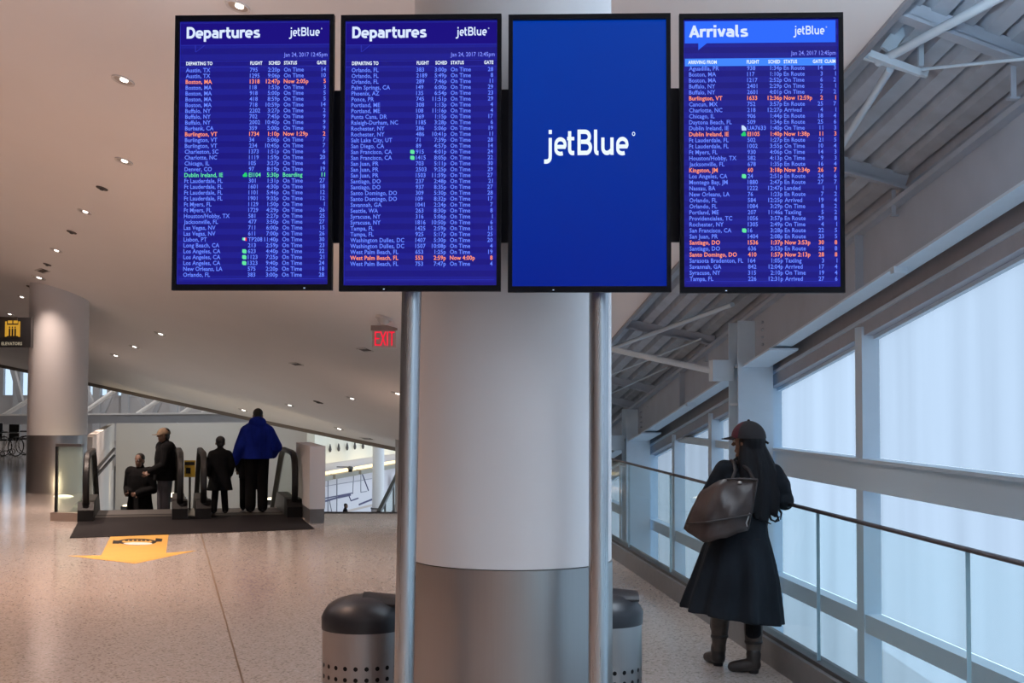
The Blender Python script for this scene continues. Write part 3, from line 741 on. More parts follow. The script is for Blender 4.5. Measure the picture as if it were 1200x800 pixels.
D2 = '''Orlando, FL|383|3:00p|On Time|28
Orlando, FL|2189|5:49p|On Time|8
Orlando, FL|289|7:46p|On Time|11
Palm Springs, CA|149|6:00p|On Time|29
Phoenix, AZ|135|6:54p|On Time|23
Ponce, PR|745|11:51p|On Time|29
Portland, ME|308|1:13p|On Time|4
Portland, ME|108|11:16p|On Time|4
Punta Cana, DR|369|1:15p|On Time|17
Raleigh-Durham, NC|1185|3:28p|On Time|6
Rochester, NY|286|5:06p|On Time|19
Rochester, NY|486|10:41p|On Time|11
Salt Lake City, UT|71|7:39p|On Time|28
San Diego, CA|89|4:57p|On Time|14
San Francisco, CA|915|4:01p|On Time|24|b|l
San Francisco, CA|1415|8:05p|On Time|22|b|l
San Juan, PR|703|5:11p|On Time|30
San Juan, PR|2503|9:25p|On Time|29
San Juan, PR|1503|11:59p|On Time|27
Santiago, DO|237|2:48p|On Time|21
Santiago, DO|937|8:35p|On Time|27
Santo Domingo, DO|309|5:30p|On Time|28
Santo Domingo, DO|109|8:32p|On Time|17
Savannah, GA|1041|2:24p|On Time|7
Seattle, WA|263|8:30p|On Time|8
Syracuse, NY|316|5:06p|On Time|1
Syracuse, NY|1816|10:50p|On Time|6
Tampa, FL|1425|2:59p|On Time|15
Tampa, FL|925|5:17p|On Time|25
Washington Dulles, DC|1407|5:30p|On Time|20
Washington Dulles, DC|1507|10:08p|On Time|4
West Palm Beach, FL|653|1:25p|On Time|19
West Palm Beach, FL|553|2:59p|Now 4:00p|8|o
West Palm Beach, FL|753|7:47p|On Time|4'''
D4 = '''Aguadilla, PR|938|1:34p|En Route|14/3
Boston, MA|117|1:10p|En Route|3/1
Boston, MA|1217|2:52p|On Time|6/2
Buffalo, NY|2401|2:29p|On Time|2/1
Buffalo, NY|2601|4:01p|On Time|7/2
Burlington, VT|1633|12:36p|Now 12:59p|2/1|o
Cancun, MX|752|3:57p|En Route|25/7
Charlotte, NC|218|12:27p|Arrived|4/1
Chicago, IL|906|1:44p|En Route|18/4
Daytona Beach, FL|509|1:34p|En Route|25/6
Dublin Ireland, IE|UA7633|1:40p|On Time|11/3|b|u
Dublin Ireland, IE|EI105|1:40p|Now 1:38p|11/3|o|s
Ft Lauderdale, FL|502|1:27p|En Route|21/5
Ft Lauderdale, FL|1002|3:55p|On Time|10/4
Ft Myers, FL|930|4:06p|On Time|14/3
Houston/Hobby, TX|582|4:13p|On Time|9/3
Jacksonville, FL|678|1:35p|En Route|16/4
Kingston, JM|60|3:18p|Now 3:34p|26/7|o
Los Angeles, CA|24|2:51p|En Route|24/6|b|l
Montego Bay, JM|1880|2:47p|En Route|27/7
Nassau, BA|1222|12:47p|Landed|1/1
New Orleans, LA|76|1:23p|En Route|7/2
Orlando, FL|584|12:25p|Arrived|19/4
Orlando, FL|1084|3:29p|On Time|8/2
Portland, ME|207|11:46a|Taxiing|5/2
Providenciales, TC|1056|3:57p|En Route|29/8
Rochester, NY|1305|2:49p|On Time|4/1
San Francisco, CA|16|3:28p|En Route|22/5|b|l
San Juan, PR|1404|2:08p|En Route|23/5
Santiago, DO|1536|1:37p|Now 3:53p|30/8|o
Santiago, DO|636|3:53p|En Route|28/8
Santo Domingo, DO|410|1:57p|Now 2:13p|28/8|o
Sarasota Bradenton, FL|164|1:05p|Taxiing|3/1
Savannah, GA|842|12:04p|Arrived|17/4
Syracuse, NY|315|2:10p|On Time|19/4
Tampa, FL|226|12:31p|Arrived|27/6'''

def U(u): return (u - 0.5) * W
def V(px): return H / 2 - px / 326.0 * H         # px below the screen's top edge at photo scale
def S(pts, closed=False, wd=0.25):
    n = len(pts); out = []
    P2 = [Vector((p[0], p[1])) for p in pts]
    for i in range(n):
        a = P2[i - 1] if (i > 0 or closed) else P2[i]; b = P2[i]; c = P2[(i + 1) % n] if (i < n - 1 or closed) else P2[i]
        d1 = (b - a).normalized() if (b - a).length > 1e-6 else (c - b).normalized()
        d2 = (c - b).normalized() if (c - b).length > 1e-6 else d1
        t_ = (d1 + d2); t_ = t_.normalized() if t_.length > 1e-3 else d1
        nrm = Vector((-t_.y, t_.x)); cs = max(0.5, t_.dot(d1)); out.append((b + nrm * wd / 2 / cs, b - nrm * wd / 2 / cs))
    vs_ = []; fs_ = []
    for a, b in out: vs_ += [a, b]
    m = n if closed else n - 1
    for i in range(m):
        j = (i + 1) % n; fs_.append((2 * i, 2 * i + 1, 2 * j + 1, 2 * j))
    return vs_, fs_
def arc(cx, cy, rx, ry, a0, a1, n=10): return [(cx + rx * math.cos(R(a0 + (a1 - a0) * i / n)), cy + ry * math.sin(R(a0 + (a1 - a0) * i / n))) for i in range(n + 1)]
def heading_word(mb_, word, x0, x1, z0, hcap, wd=0.31, y=-0.002):
    """bold upright sans heading drawn with even strokes"""
    st = []; ox = 0.0
    def add(pts, closed=False, w_=wd): st.append(S([(ox + p[0], p[1]) for p in pts], closed, w_))
    for ch in word:
        if ch == 'D': add([(.16, .15), (.16, 1.25), (.50, 1.25)] + arc(.52, .70, .46, .55, 80, -80, 12) + [(.50, .15)], True); ad = 1.22
        elif ch == 'e':
            add([(.10, .47), (.80, .47), (.83, .56)] + arc(.46, .58, .37, .29, 0, 180, 10) + [(.09, .42)] + arc(.46, .40, .37, .27, 180, 305, 8), False, wd * .86); ad = 1.02
        elif ch == 'p': add([(.16, 1.0), (.16, -.40)]); add([(.16, .85), (.46, .85)] + arc(.50, .50, .33, .36, 80, -80, 10) + [(.16, .14)]); ad = 1.02
        elif ch == 'a': add([(.16, .86), (.44, .86)] + arc(.50, .62, .28, .24, 85, 0, 6) + [(.78, 0)]); add([(.78, .54), (.44, .54)] + arc(.40, .34, .24, .20, 95, 265, 8) + [(.78, .14)], False, wd * .85); ad = 1.04
        elif ch == 'r': add([(.16, 0), (.16, 1.0)]); add([(.16, .58)] + arc(.50, .58, .34, .29, 180, 90, 6)[1:] + [(.70, .86)]); ad = .76
        elif ch == 't': add([(.30, 1.32), (.30, .38)] + arc(.52, .36, .22, .23, 180, 270, 5)[1:] + [(.70, .13)]); add([(.04, .88), (.70, .88)], False, wd * .85); ad = .80
        elif ch == 'u': add([(.16, 1.0), (.16, .42)] + arc(.46, .42, .30, .29, 180, 290, 7)[1:] + [(.78, .24)]); add([(.80, 1.0), (.80, 0)]); ad = 1.06
        elif ch == 's': add([(.76, .86), (.42, .87), (.20, .80), (.18, .64), (.34, .55), (.60, .47), (.75, .37), (.74, .20), (.52, .13), (.08, .14)], False, wd * .84); ad = .92
        elif ch == 'A': add([(.10, 0), (.56, 1.30)]); add([(.54, 1.30), (1.02, 0)]); add([(.42, 1.32), (.70, 1.32)], False, .2); add([(.26, .42), (.86, .42)], False, wd * .85); ad = 1.16
        elif ch == 'i': add([(.16, 0), (.16, 1.0)]); add([(.16, 1.16), (.16, 1.44)]); ad = .44
        elif ch == 'v': add([(.12, 1.0), (.44, .08)]); add([(.46, .08), (.78, 1.0)]); ad = .92
        elif ch == 'l': add([(.16, 1.45), (.16, .32)] + arc(.32, .32, .16, .18, 180, 270, 4)[1:] + [(.42, .14)]); ad = .54
        ox += ad
    k = (x1 - x0) / (ox - .1); h = hcap / 1.4
    for i, (vv, ff) in enumerate(st): mb_.add([(x0 + p.x * k, y - .0001 * i, z0 + p.y * h) for p in vv], ff)

def logo(parent, x0, x1, z0, hb, y=-0.002):
    """the airline word mark: built from even round-cornered strokes"""
    k = (x1 - x0) / 7.18; h = hb / 1.42
    st = []
    # j
    st.append(S([(0.50, 1.0), (0.50, 0.0)] + arc(0.20, -0.10, 0.30, 0.26, 0, -90, 6)[1:] + [(0.02, -0.36)]))
    st.append(S([(0.50, 1.22), (0.50, 1.46)]))
    def e_(ox):
        top = arc(ox + 0.42, 0.62, 0.36, 0.30, 0, 180, 10); bot = arc(ox + 0.42, 0.34, 0.36, 0.26, 180, 300, 8)
        st.append(S([(ox + 0.10, 0.48), (ox + 0.74, 0.48), (ox + 0.78, 0.55)] + top[0:] + [(ox + 0.06, 0.34)] + bot[1:], wd=0.23))
    e_(0.88)
    # t
    st.append(S([(2.02, 1.38), (2.02, 0.36)] + arc(2.22, 0.34, 0.20, 0.22, 180, 270, 5)[1:] + [(2.38, 0.12)]))
    st.append(S([(1.82, 0.95), (2.38, 0.95)], wd=0.20))
    # B
    st.append(S([(2.76, 0.12), (2.76, 1.34), (3.16, 1.34)] + arc(3.24, 1.05, 0.33, 0.29, 80, -80, 10) + [(2.90, 0.76)], wd=0.25))
    st.append(S([(3.16, 0.76)] + arc(3.30, 0.44, 0.35, 0.32, 80, -80, 10) + [(2.64, 0.12)], wd=0.25))
    # l
    st.append(S([(4.05, 1.46), (4.05, 0.30)] + arc(4.20, 0.30, 0.15, 0.19, 180, 270, 4)[1:] + [(4.28, 0.11)]))
    # u
    st.append(S([(4.62, 1.0), (4.62, 0.40)] + arc(4.94, 0.40, 0.32, 0.29, 180, 300, 7)[1:] + [(5.30, 0.28)]))
    st.append(S([(5.33, 1.0), (5.33, 0.0)]))
    e_(5.72)
    st.append(S(arc(7.02, 1.20, 0.10, 0.10, 0, 330, 10), True, 0.05))
    for i, (vv, ff) in enumerate(st):
        mb.add([(x0 + p.x * k, y - 0.0002 * i, z0 + p.y * h) for p in vv], ff)

def icon(kind, x, z, parent):
    if kind == 'l':
        m = MB(); m.add([(x + a * 0.0165, -0.0025, z + b * 0.0155) for a, b in ((0, .25), (.3, 0), (.95, 0), (1, .7), (.75, 1), (.05, 1))], [(0, 1, 2, 3, 4, 5)])
        m.build('leaf_icon', M_GR, parent, local=1)
    elif kind == 's':
        m = MB()
        for a, b in ((.25, .35), (.7, .35), (.6, .75)):
            m.add([(x + 0.016 * a + 0.0055 * math.cos(i * math.pi / 4), -0.0025, z + 0.016 * b + 0.0055 * math.sin(i * math.pi / 4)) for i in range(8)], [tuple(range(8))])
        m.build('shamrock_icon', emit('icon_green', (0.02, 0.6, 0.15), 1.0), parent, local=1)
    elif kind == 't':
        for j, mm in enumerate((M_GR, M_ICO, M_RED)):
            m = MB(); x0 = x + j * 0.0055; m.add([(x0, -.0025, z + .003 + (2 - j) * .0015), (x0 + .0055, -.0025, z + .003 + (1.2 - j) * .001), (x0 + .0055, -.0025, z + .015), (x0, -.0025, z + .015)], [(0, 1, 2, 3)])
            m.build('tail_icon', mm, parent, local=1)
    elif kind == 'u':
        m = MB(); m.add([(x + a * 0.018, -0.0025, z + b * 0.018 - 0.001) for a, b in ((.1, 0), (1, 0), (.95, .5), (.5, 1), (.05, 1.1), (0, .6))], [(0, 1, 2, 3, 4, 5)]); m.build('tail_icon', M_ICO, parent, local=1)

BZ = 0.016
def display(i, label):
    px, py, Y = cen[i]; p = P(px, py, Y)
    t = empty('flight_screen', p, label, 'screen', 'flight screens', None, YAW)
    # frame, case, glass
    m = MB()
    for (cx, cz, w, h) in ((-W / 2 + BZ / 2, 0, BZ, H), (W / 2 - BZ / 2, 0, BZ, H), (0, H / 2 - BZ / 2 - .002, W - 2 * BZ, BZ + .004), (0, -H / 2 + BZ / 2 + .003, W - 2 * BZ, BZ + .006)):
        m.box((cx, 0.0, cz), (w, 0.03, h))
    m.build('bezel', M_BEZEL, t, local=1)
    MB().box((0, 0.055, 0), (W - 0.04, 0.08, H - 0.04)).build('case', M_BLACK, t, local=1)
    MB().box((W * (-0.22 if i else 0.33), -0.0158, -H / 2 + 0.008), (0.006, 0.002, 0.003)).build('status_lamp', M_ICO, t, local=1)
    sc = MB().box((0, 0.012, 0), (W - 2 * BZ, 0.02, H - 2 * BZ)).build('screen', M_SCRB if i == 2 else M_SCR, t, local=1)
    global mb
    if i == 2:
        mb = MB(); logo(sc, U(0.22), U(0.785), V(165.5), V(136.5) - V(165.5)); tag(mb.build('logo', M_WH, sc, local=1), kind='stuff'); return t
    arr = i == 3
    xL, xR = U(0.030), U(0.970)
    if arr:
        xL, xR = U(0.035), U(0.957)
        m = MB(); m.add([(xL, -.0012, V(34)), (xR, -.0012, V(34)), (xR, -.0012, V(8)), (xL, -.0012, V(8))], [(0, 1, 2, 3)])
        m.add([(U(.118), -.0012, V(42)), (U(.17), -.0012, V(34)), (U(.118), -.0012, V(34))], [(0, 1, 2)])
        m.build('title_band', M_BAND, sc, local=1)
        m = MB(); m.add([(xL, -.0012, V(61)), (xR, -.0012, V(61)), (xR, -.0012, V(52)), (xL, -.0012, V(52))], [(0, 1, 2, 3)]); m.build('header_band', emit('band_header', (0.055, 0.23, 1.0)), sc, local=1)
    else:
        m = MB(); m.add([(xL, -.0012, V(34.5)), (xR, -.0012, V(34.5)), (xR, -.0012, V(9)), (xL, -.0012, V(9))], [(0, 1, 2, 3)]); m.build('title_band', M_BAND2, sc, local=1)
        m = MB()
        for za, zb_ in ((V(34.9), V(34.4)), (V(54.3), V(53.9)), (V(61.2), V(60.8))):
            m.add([(xL, -.0014, za), (xR, -.0014, za), (xR, -.0014, zb_), (xL, -.0014, zb_)], [(0, 1, 2, 3)])
        m.add([(U(.123), -.0014, V(43)), (U(.127), -.0014, V(43)), (U(.127), -.0014, V(35)), (U(.123), -.0014, V(35))], [(0, 1, 2, 3)])
        m.add([(U(.125), -.0014, V(43)), (U(.130), -.0014, V(43)), (U(.188), -.0014, V(34.5)), (U(.182), -.0014, V(34.5))], [(0, 1, 2, 3)])
        tag(m.build('rule_line', M_EDGE, sc, local=1), kind='stuff')
    m = MB()
    for xa in (U(0.027), U(0.972)): m.add([(xa, -.0014, V(318)), (xa + .0014, -.0014, V(318)), (xa + .0014, -.0014, V(7)), (xa, -.0014, V(7))], [(0, 1, 2, 3)])
    m.add([(U(.04), -.0014, V(312.6)), (U(.96), -.0014, V(312.6)), (U(.96), -.0014, V(312.1)), (U(.04), -.0014, V(312.1))], [(0, 1, 2, 3)])
    tag(m.build('edge_line', M_EDGE, sc, local=1), kind='stuff')
    m = MB()
    if arr: heading_word(m, 'Arrivals', U(0.063), U(0.419), V(27.0), V(13.2) - V(27.0))
    else: heading_word(m, 'Departures', U(0.068), U(0.530), V(26.7), V(12.9) - V(26.7))
    tag(m.build('heading', M_HEAD, sc, local=1), kind='stuff')
    mb = MB(); logo(sc, U(0.715 if not arr else 0.70), U(0.925 if not arr else 0.905), V(24.8), V(14.8) - V(24.8)); tag(mb.build('logo', M_HEAD, sc, local=1), kind='stuff')
    m = MB(); put(m, 'Jan 24, 2017 12:45pm', U(0.957), V(49.3 if not arr else 48.8), 0.0225, 'r', 0.004, 0.80); tag(m.build('date', M_DATE, sc, local=1), kind='stuff')
    m = MB(); hz = V(58.6 if not arr else 58.3)
    if arr: heads = (('ARRIVING FROM', .055, 'l'), ('FLIGHT', .414, 'l'), ('SCHED', .618, 'r'), ('STATUS', .640, 'l'), ('GATE', .875, 'r'), ('CLAIM', .955, 'r'))
    else: heads = (('DEPARTING TO', .068, 'l'), ('FLIGHT', .473, 'l'), ('SCHED', .662, 'r'), ('STATUS', .685, 'l'), ('GATE', .950, 'r'))
    for s, u, al in heads: put(m, s, U(u), hz, 0.0185, al, 0.022, 0.74)
    tag(m.build('column_heads', M_WH, sc, local=1), kind='stuff')
    rows = (D1, D2, None, D4)[i].split('\n')
    for k, ln in enumerate(rows):
        f = ln.split('|'); c = f[5] if len(f) > 5 else 'b'
        z = V(67.0 + 6.935 * k) if not arr else V(66.0 + 7.02 * k)
        m = MB(); sz = 0.0222
        if arr:
            put(m, f[0], U(.060), z, sz); put(m, f[1], U(.416), z, sz); put(m, f[2], U(.628), z, sz, 'r'); put(m, f[3], U(.640), z, sz)
            g_, cl = f[4].split('/'); put(m, g_, U(.877), z, sz, 'r'); put(m, cl, U(.957), z, sz, 'r')
        else:
            put(m, f[0], U(.066), z, sz); put(m, f[1], U(.471), z, sz); put(m, f[2], U(.660), z, sz, 'r'); put(m, f[3], U(.685), z, sz); put(m, f[4], U(.949), z, sz, 'r')
        tag(m.build('flight_row', {'b': M_ROW, 'o': M_OR, 'g': M_GR}[c], sc, local=1), kind='stuff')
        if len(f) > 6: icon(f[6], U(.435 if not arr else .380), z - 0.001, sc)
    return t
for i, lb in enumerate(('leftmost black screen with departures from Austin to Orlando', 'second black screen with departures from Orlando to West Palm Beach', 'blue screen showing only a large white airline logo', 'black screen on the right listing arrivals under a bright blue band')):
    display(i, lb)
bpy.data.objects.remove(TXO)

# stand that carries the screens
cs = P(593, 179, 5.03)
st = empty('screen_stand', (cs.x, cs.y + 0.16, 0), 'pair of round steel poles carrying the four flight screens', 'stand', None, None, 0)
k_, n_ = math.cos(YAW), math.sin(YAW)
def sw(x, y, z):   # stand frame: x along the screens
    return Vector((cs.x + x * k_ - y * n_, cs.y + x * n_ + y * k_, z))
for (pxt, pxb) in ((482, 474), (701.5, 702)):
    a = P(pxt, 345, 5.20); b = P(pxb, 800, 5.20); d = (b - a) / (b.z - a.z)
    lo_, hi_ = b + d * (0.0 - b.z), a + d * (3.0 - a.z)
    MB().tube([lo_, hi_], 0.0375, 28).build('pole', M_POLE, st, True)
    MB().lathe((lo_.x, lo_.y, 0), [(0.13, 0), (0.13, 0.012), (0.05, 0.02)], 28).build('base_plate', M_POLE, st, True)
z0_, z1_ = P(395, 283, 5.1).z, P(395, 103, 5.1).z
m = MB(); m.bar(sw(-1.02, 0.105, (z0_ + z1_) / 2), sw(1.02, 0.105, (z0_ + z1_) / 2), 0.02, z1_ - z0_); m.build('mounting_board', M_BLACK, st)
for z in (z0_ + 0.08, z1_ - 0.08):
    MB().bar(sw(-1.05, 0.13, z), sw(1.05, 0.13, z), 0.03, 0.06).build('crossbar', M_DARKMET, st)

# uplights added out of sight behind the screens to brighten the ceiling
for k, (xa, pw_, cl_) in enumerate(((-0.95, 22, (1.0, 0.93, 0.92)), (0.90, 24, (0.62, 0.81, 1.0)))):
    q = sw(xa, 0.24, 2.98)
    t = empty('stand_uplight', q, ['linear uplight hidden behind the departure screens', 'linear uplight hidden behind the arrivals screen'][k], 'lamp', 'uplights behind the screens')
    MB().bar(q - Vector((.2, 0, 0)), q + Vector((.2, 0, 0)), 0.10, 0.04).build('tray', M_DARKMET, t)
    MB().bar(q + Vector((0, -.10, -.04)), q + Vector((0, 0, -.04)), 0.04, 0.04).build('arm', M_DARKMET, t)
    ld = bpy.data.lights.new('stand_beam', 'AREA'); ld.shape = 'RECTANGLE'; ld.size = 0.38; ld.size_y = 0.08; ld.energy = pw_; ld.color = cl_
    lo_ = bpy.data.objects.new('stand_beam', ld); col.objects.link(lo_); lo_.parent = t; lo_.matrix_parent_inverse = pmat(t).inverted()
    lo_.location = q + Vector((0, 0, .03)); lo_.rotation_euler = (Vector((-.75 if k == 0 else .75, .55, 1))).to_track_quat('-Z', 'Y').to_euler(); ld.spread = R(130)

# ------------------------------------------------------------------ litter bins
def litter_bin(px, Y, label, rot, rows=8):
    c = P(px, 730, Y); x, y = c.x, Y; r = 0.19; zr = 0.675
    t = empty('litter_bin', (x, y, 0), label, 'bin', 'steel litter bins')
    m = MB(); N = 24; ph = 2 * math.pi / N; hz = 0.05; z0 = 0.09
    def pt(a, z): return (x + math.cos(a) * r, y + math.sin(a) * r, z)
    ztop_h = z0 + rows * hz
    for k in range(N):
        for j in range(rows):
            a0 = k * ph + rot; cz = z0 + (j + .5) * hz; ca = a0 + ph / 2
            outer = [pt(a0, z0 + j * hz), pt(ca, z0 + j * hz), pt(a0 + ph, z0 + j * hz), pt(a0 + ph, cz), pt(a0 + ph, z0 + (j + 1) * hz), pt(ca, z0 + (j + 1) * hz), pt(a0, z0 + (j + 1) * hz), pt(a0, cz)]
            hr = 0.0105
            inner = [pt(ca + math.cos(R(225 + 45 * q)) * hr / r, cz + math.sin(R(225 + 45 * q)) * hr) for q in range(8)]
            m.add(outer + inner, [(q, (q + 1) % 8, 8 + (q + 1) % 8, 8 + q) for q in range(8)])
    m.lathe((x, y, 0), [(r, ztop_h), (r, zr)], 72, False)
    m.lathe((x, y, 0), [(r, 0.02), (r, z0)], 72, False)
    m.build('perforated_body', M_STEEL, t, 'all')
    MB().lathe((x, y, 0), [(r - .012, 0.02), (r - .012, zr - .01)], 32).build('liner', M_BLACK, t, True)
    MB().lathe((x, y, 0), [(r - .03, 0.0), (r + .002, 0.0), (r + .002, 0.025)], 32).build('base_ring', M_BLACK, t, True)
    dome = MB().lathe((x, y, 0), [(r + .004, zr - .004), (r + .006, zr + .05), (r * .97, zr + .075), (r * .86, zr + .105), (r * .66, zr + .128), (r * .4, zr + .143), (r * .1, zr + .15)], 40)
    dome.build('domed_lid', mat('lid_plastic', (0.018, 0.018, 0.022), 0.38, bump=0.05, scale=200), t, True)
    # raised hood over the opening
    rings = []
    for q in range(9):
        ang = R(-70 + 140 * q / 8)
        rings.append([(x + dx_, y + math.sin(ang) * .10 * 1.0, zr + 0.10 + math.cos(ang) * hh) for dx_, hh in ((0.00, 0.062), (0.17, 0.045), (0.17, 0.02), (0.00, 0.02))])
    MB().loft(rings).build('hood', mat('hood_plastic', (0.012, 0.012, 0.015), 0.45), t, True)
    return t
litter_bin(427, 6.38, 'perforated steel litter bin left of the white column', 0.05, 9)
litter_bin(706, 6.55, 'perforated steel litter bin mostly hidden behind the right pole', 0.12)

# ------------------------------------------------------------------ escalators
def escalator(sa, sb, label):
    t = empty('escalator', E((sa + sb) / 2, 0, 0), label, 'escalator', 'pair of down escalators')
    T1, DROP = 2.0, 3.6; T2 = T1 + DROP / math.tan(R(30))
    def zi(tt): return 0.0 if tt < T1 else (-(tt - T1) * math.tan(R(30)) if tt < T2 else -DROP)
    path = [(0.45, 0.10), (0.16, 0.17), (0.03, 0.33), (0.0, 0.52), (0.03, 0.70), (0.13, 0.85), (0.32, 0.93), (0.6, 0.945), (T1 + 0.05, 0.945), (T1 + 0.4, 0.945 - 0.13), (T2, 0.945 - DROP), (T2 + 1.2, 0.945 - DROP)]
    for s in (sa, sb):
        rings = []
        pv = [Vector((a, b)) for a, b in path]
        for i, p in enumerate(pv):
            d = (pv[min(i + 1, len(pv) - 1)] - pv[max(i - 1, 0)]).normalized(); nrm = Vector((-d.y, d.x))
            rings.append([E(s + a * 0.045, p.x + nrm.x * b * 0.028, p.y + nrm.y * b * 0.028) for a, b in ((-1, -1), (1, -1), (1, .4), (.6, 1), (-.6, 1), (-1, .4))])
        MB().loft(rings).build('handrail', M_RUBBER, t, True)
        # glass side: fan of quads between handrail and skirt
        m = MB(); top = [(0.05, 0.45), (0.08, 0.68), (0.18, 0.82), (0.36, 0.895), (0.6, 0.91), (T1 + .05, 0.91), (T1 + 0.4, 0.78), (T2, 0.91 - DROP), (T2 + 1.2, 0.91 - DROP)]
        bot = [(0.10, 0.24)] * 2 + [(0.2, 0.24), (0.36, 0.24), (0.6, 0.24), (T1 + .05, 0.24), (T1 + .4, 0.05), (T2, 0.24 - DROP), (T2 + 1.2, 0.24 - DROP)]
        vv = []; ff = []
        for (a, b), (c, d) in zip(top, bot):
            for ds in (-.008, .008): vv += [E(s + ds, a, b), E(s + ds, c, d)]
        for i in range(len(top) - 1):
            o = 4 * i; ff += [(o, o + 1, o + 5, o + 4), (o + 2, o + 6, o + 7, o + 3), (o, o + 4, o + 6, o + 2), (o + 1, o + 3, o + 7, o + 5)]
        m.add(vv, ff).build('balustrade_panel', M_GLASS2, t)
        # skirt and newel base
        m = MB()
        prof = [(0.12, 0.25), (0.10, 0.0), (0.10, -0.3), (T1, -0.3), (T2, -0.3 - DROP), (T2 + 1.2, -.3 - DROP), (T2 + 1.2, 0.25 - DROP), (T2, 0.25 - DROP), (T1 + .1, 0.25)]
        m.prism([E(s - 0.09, a, b) for a, b in prof], EE * 0.18).build('skirt', M_DARKMET, t)
        m = MB().prism([E(s - 0.11, a, b) for a, b in ((0.02, 0.0), (0.02, 0.16), (0.10, 0.27), (0.5, 0.27), (0.5, 0.0))], EE * 0.22); m.build('newel_base', mat('newel_dark', (0.012, 0.011, 0.011), 0.5, spec=0.2), t)
    k = 0; tt = 0.9
    stepm = mat('step_metal', (0.16, 0.155, 0.15), 0.45, 0.6)
    while tt < T2 + 0.8:
        z = zi(tt + 0.2)
        if tt < T1: z = min(z, 0)
        MB().prism([E(sa + .1, tt, z), E(sa + .1, tt + .39, z), E(sa + .1, tt + .39, z - .24), E(sa + .1, tt + .06, z - .24)], EE * (sb - sa - .2)).build('step', stepm, t)
        tt += 0.4
    MB().prism([E(sa + .1, 0.55, 0.012), E(sb - .1, 0.55, 0.012), E(sb - .1, 0.92, 0.012), E(sa + .1, 0.92, 0.012)], (0, 0, -0.05)).build('comb_plate', mat('comb', (0.06, 0.055, 0.05), 0.5, 0.5), t)
    return t
escalator(0.0, 1.30, 'left down escalator carrying the man in a beige cap')
escalator(1.63, 2.94, 'right down escalator carrying the man in blue jacket')
# deck between the escalators
md = empty('escalator_divider', E(1.465, 1.4, 0), 'pale sloping deck between the two escalators', 'divider')
MB().prism([E(1.36, 0.5, 0.02), E(1.36, 2.0, 0.02), E(1.36, 8.1, -3.5), E(1.36, 8.1, -3.7), E(1.36, 0.5, -0.3)], EE * 0.21).build('deck_plate', mat('median', (0.4, 0.38, 0.36), 0.4, 0.5), md)
q = E(1.47, 1.6, 0)
sg = empty('caution_sign', q, 'small yellow and black caution sign between the escalators', 'sign')
MB().box(q + Vector((0, 0, 0.30)), (0.03, 0.03, 0.60)).build('post', M_DARKMET, sg)
MB().box(q + Vector((0, -0.02, 0.66)), (0.17, 0.02, 0.26)).build('plate', mat('sign_yellow', (0.55, 0.36, 0.03), 0.5), sg)
MB().box(q + Vector((0, -0.034, 0.74)), (0.15, 0.008, 0.05)).build('black_band', M_BLACK, sg)
MB().box(q + Vector((-0.02, -0.034, 0.63)), (0.07, 0.008, 0.09)).build('pictogram', M_BLACK, sg)

pl_ = [G(82, 632), G(369, 620.5), E(3.02, 0.6), E(3.02, 1.08), E(-0.10, 1.08), E(-0.10, 0.3)]
tag(MB().prism([(p.x, p.y, 0.002) for p in pl_], (0, 0, 0.006)).build('landing_plate', mat('landing', (0.013, 0.011, 0.012), 0.6, 0.0, var=0.12, scale=3, spec=0.12)), 'dark metal landing plate before both escalators', 'floor plate')
# white pylon
py_ = empty('escalator_pylon', E(3.13, 0.4, 0), 'white box shaped pylon wall right of the escalators', 'pylon')
MB().prism([E(3.05, -0.95, 0.20), E(3.27, -0.95, 0.20), E(3.27, 1.05, 0.20), E(3.05, 1.05, 0.20)], (0, 0, 0.88)).build('body', mat('pylon_paint', (0.80, 0.80, 0.82), 0.6), py_)
MB().prism([E(3.06, -0.94, 0.0), E(3.26, -0.94, 0.0), E(3.26, 1.04, 0.0), E(3.06, 1.04, 0.0)], (0, 0, 0.20)).build('plinth', M_CURB, py_)
# guard glass left of the escalators
gb = empty('guard_screen', E(-0.25, 0.1, 0), 'glass guard panel with steel base left of the escalators', 'glass guard')
gl, gr = G(63, 611), E(-0.06, 0.12)
gl.z = gr.z = 0
MB().bar(gl + Vector((0, 0, .06)), gr + Vector((0, 0, .06)), 0.16, 0.12).build('base', mat('guard_base', (0.42, 0.33, 0.28), 0.4, 0.6), gb)
MB().bar(gl + Vector((0.03, 0, .59)), gr + Vector((0, 0, .59)), 0.02, 0.94).build('glass_pane', M_HAZE, gb)
MB().bar(gl + Vector((0.03, 0, 1.075)), gr + Vector((0, 0, 1.075)), 0.06, 0.04).build('top_rail', M_STEEL, gb)
MB().box(gl + Vector((0.035, 0, .58)), (0.035, 0.05, 0.95)).build('end_post', M_BLACK, gb)
g2 = E(-0.06, 0.12); g3 = E(-0.06, 1.05)
# stair handrails on the side wall of the well
for k, (za, zb_) in enumerate(((0.50, -2.9), (0.18, -3.2))):
    a, b = E(-0.14, 16.0, 0), E(-0.14, 3.2, 0)
    a = P(134, 527 + 8 * k, 34); b = P(72, 599 + 7 * k, 23.5)
    r_ = empty('stair_handrail', b, ['upper dark handrail along the stair side wall', 'lower dark handrail along the stair side wall'][k], 'handrail', 'stair handrails')
    MB().tube([b, a], 0.035, 10).build('rail', M_RUBBER, r_, True)
    for f_ in (0.2, 0.55, 0.9):
        p_ = b.lerp(a, f_); MB().bar(p_, p_ + Vector((-0.10, 0.06, -0.10)), 0.03, 0.03).build('bracket', M_DARKMET, r_)

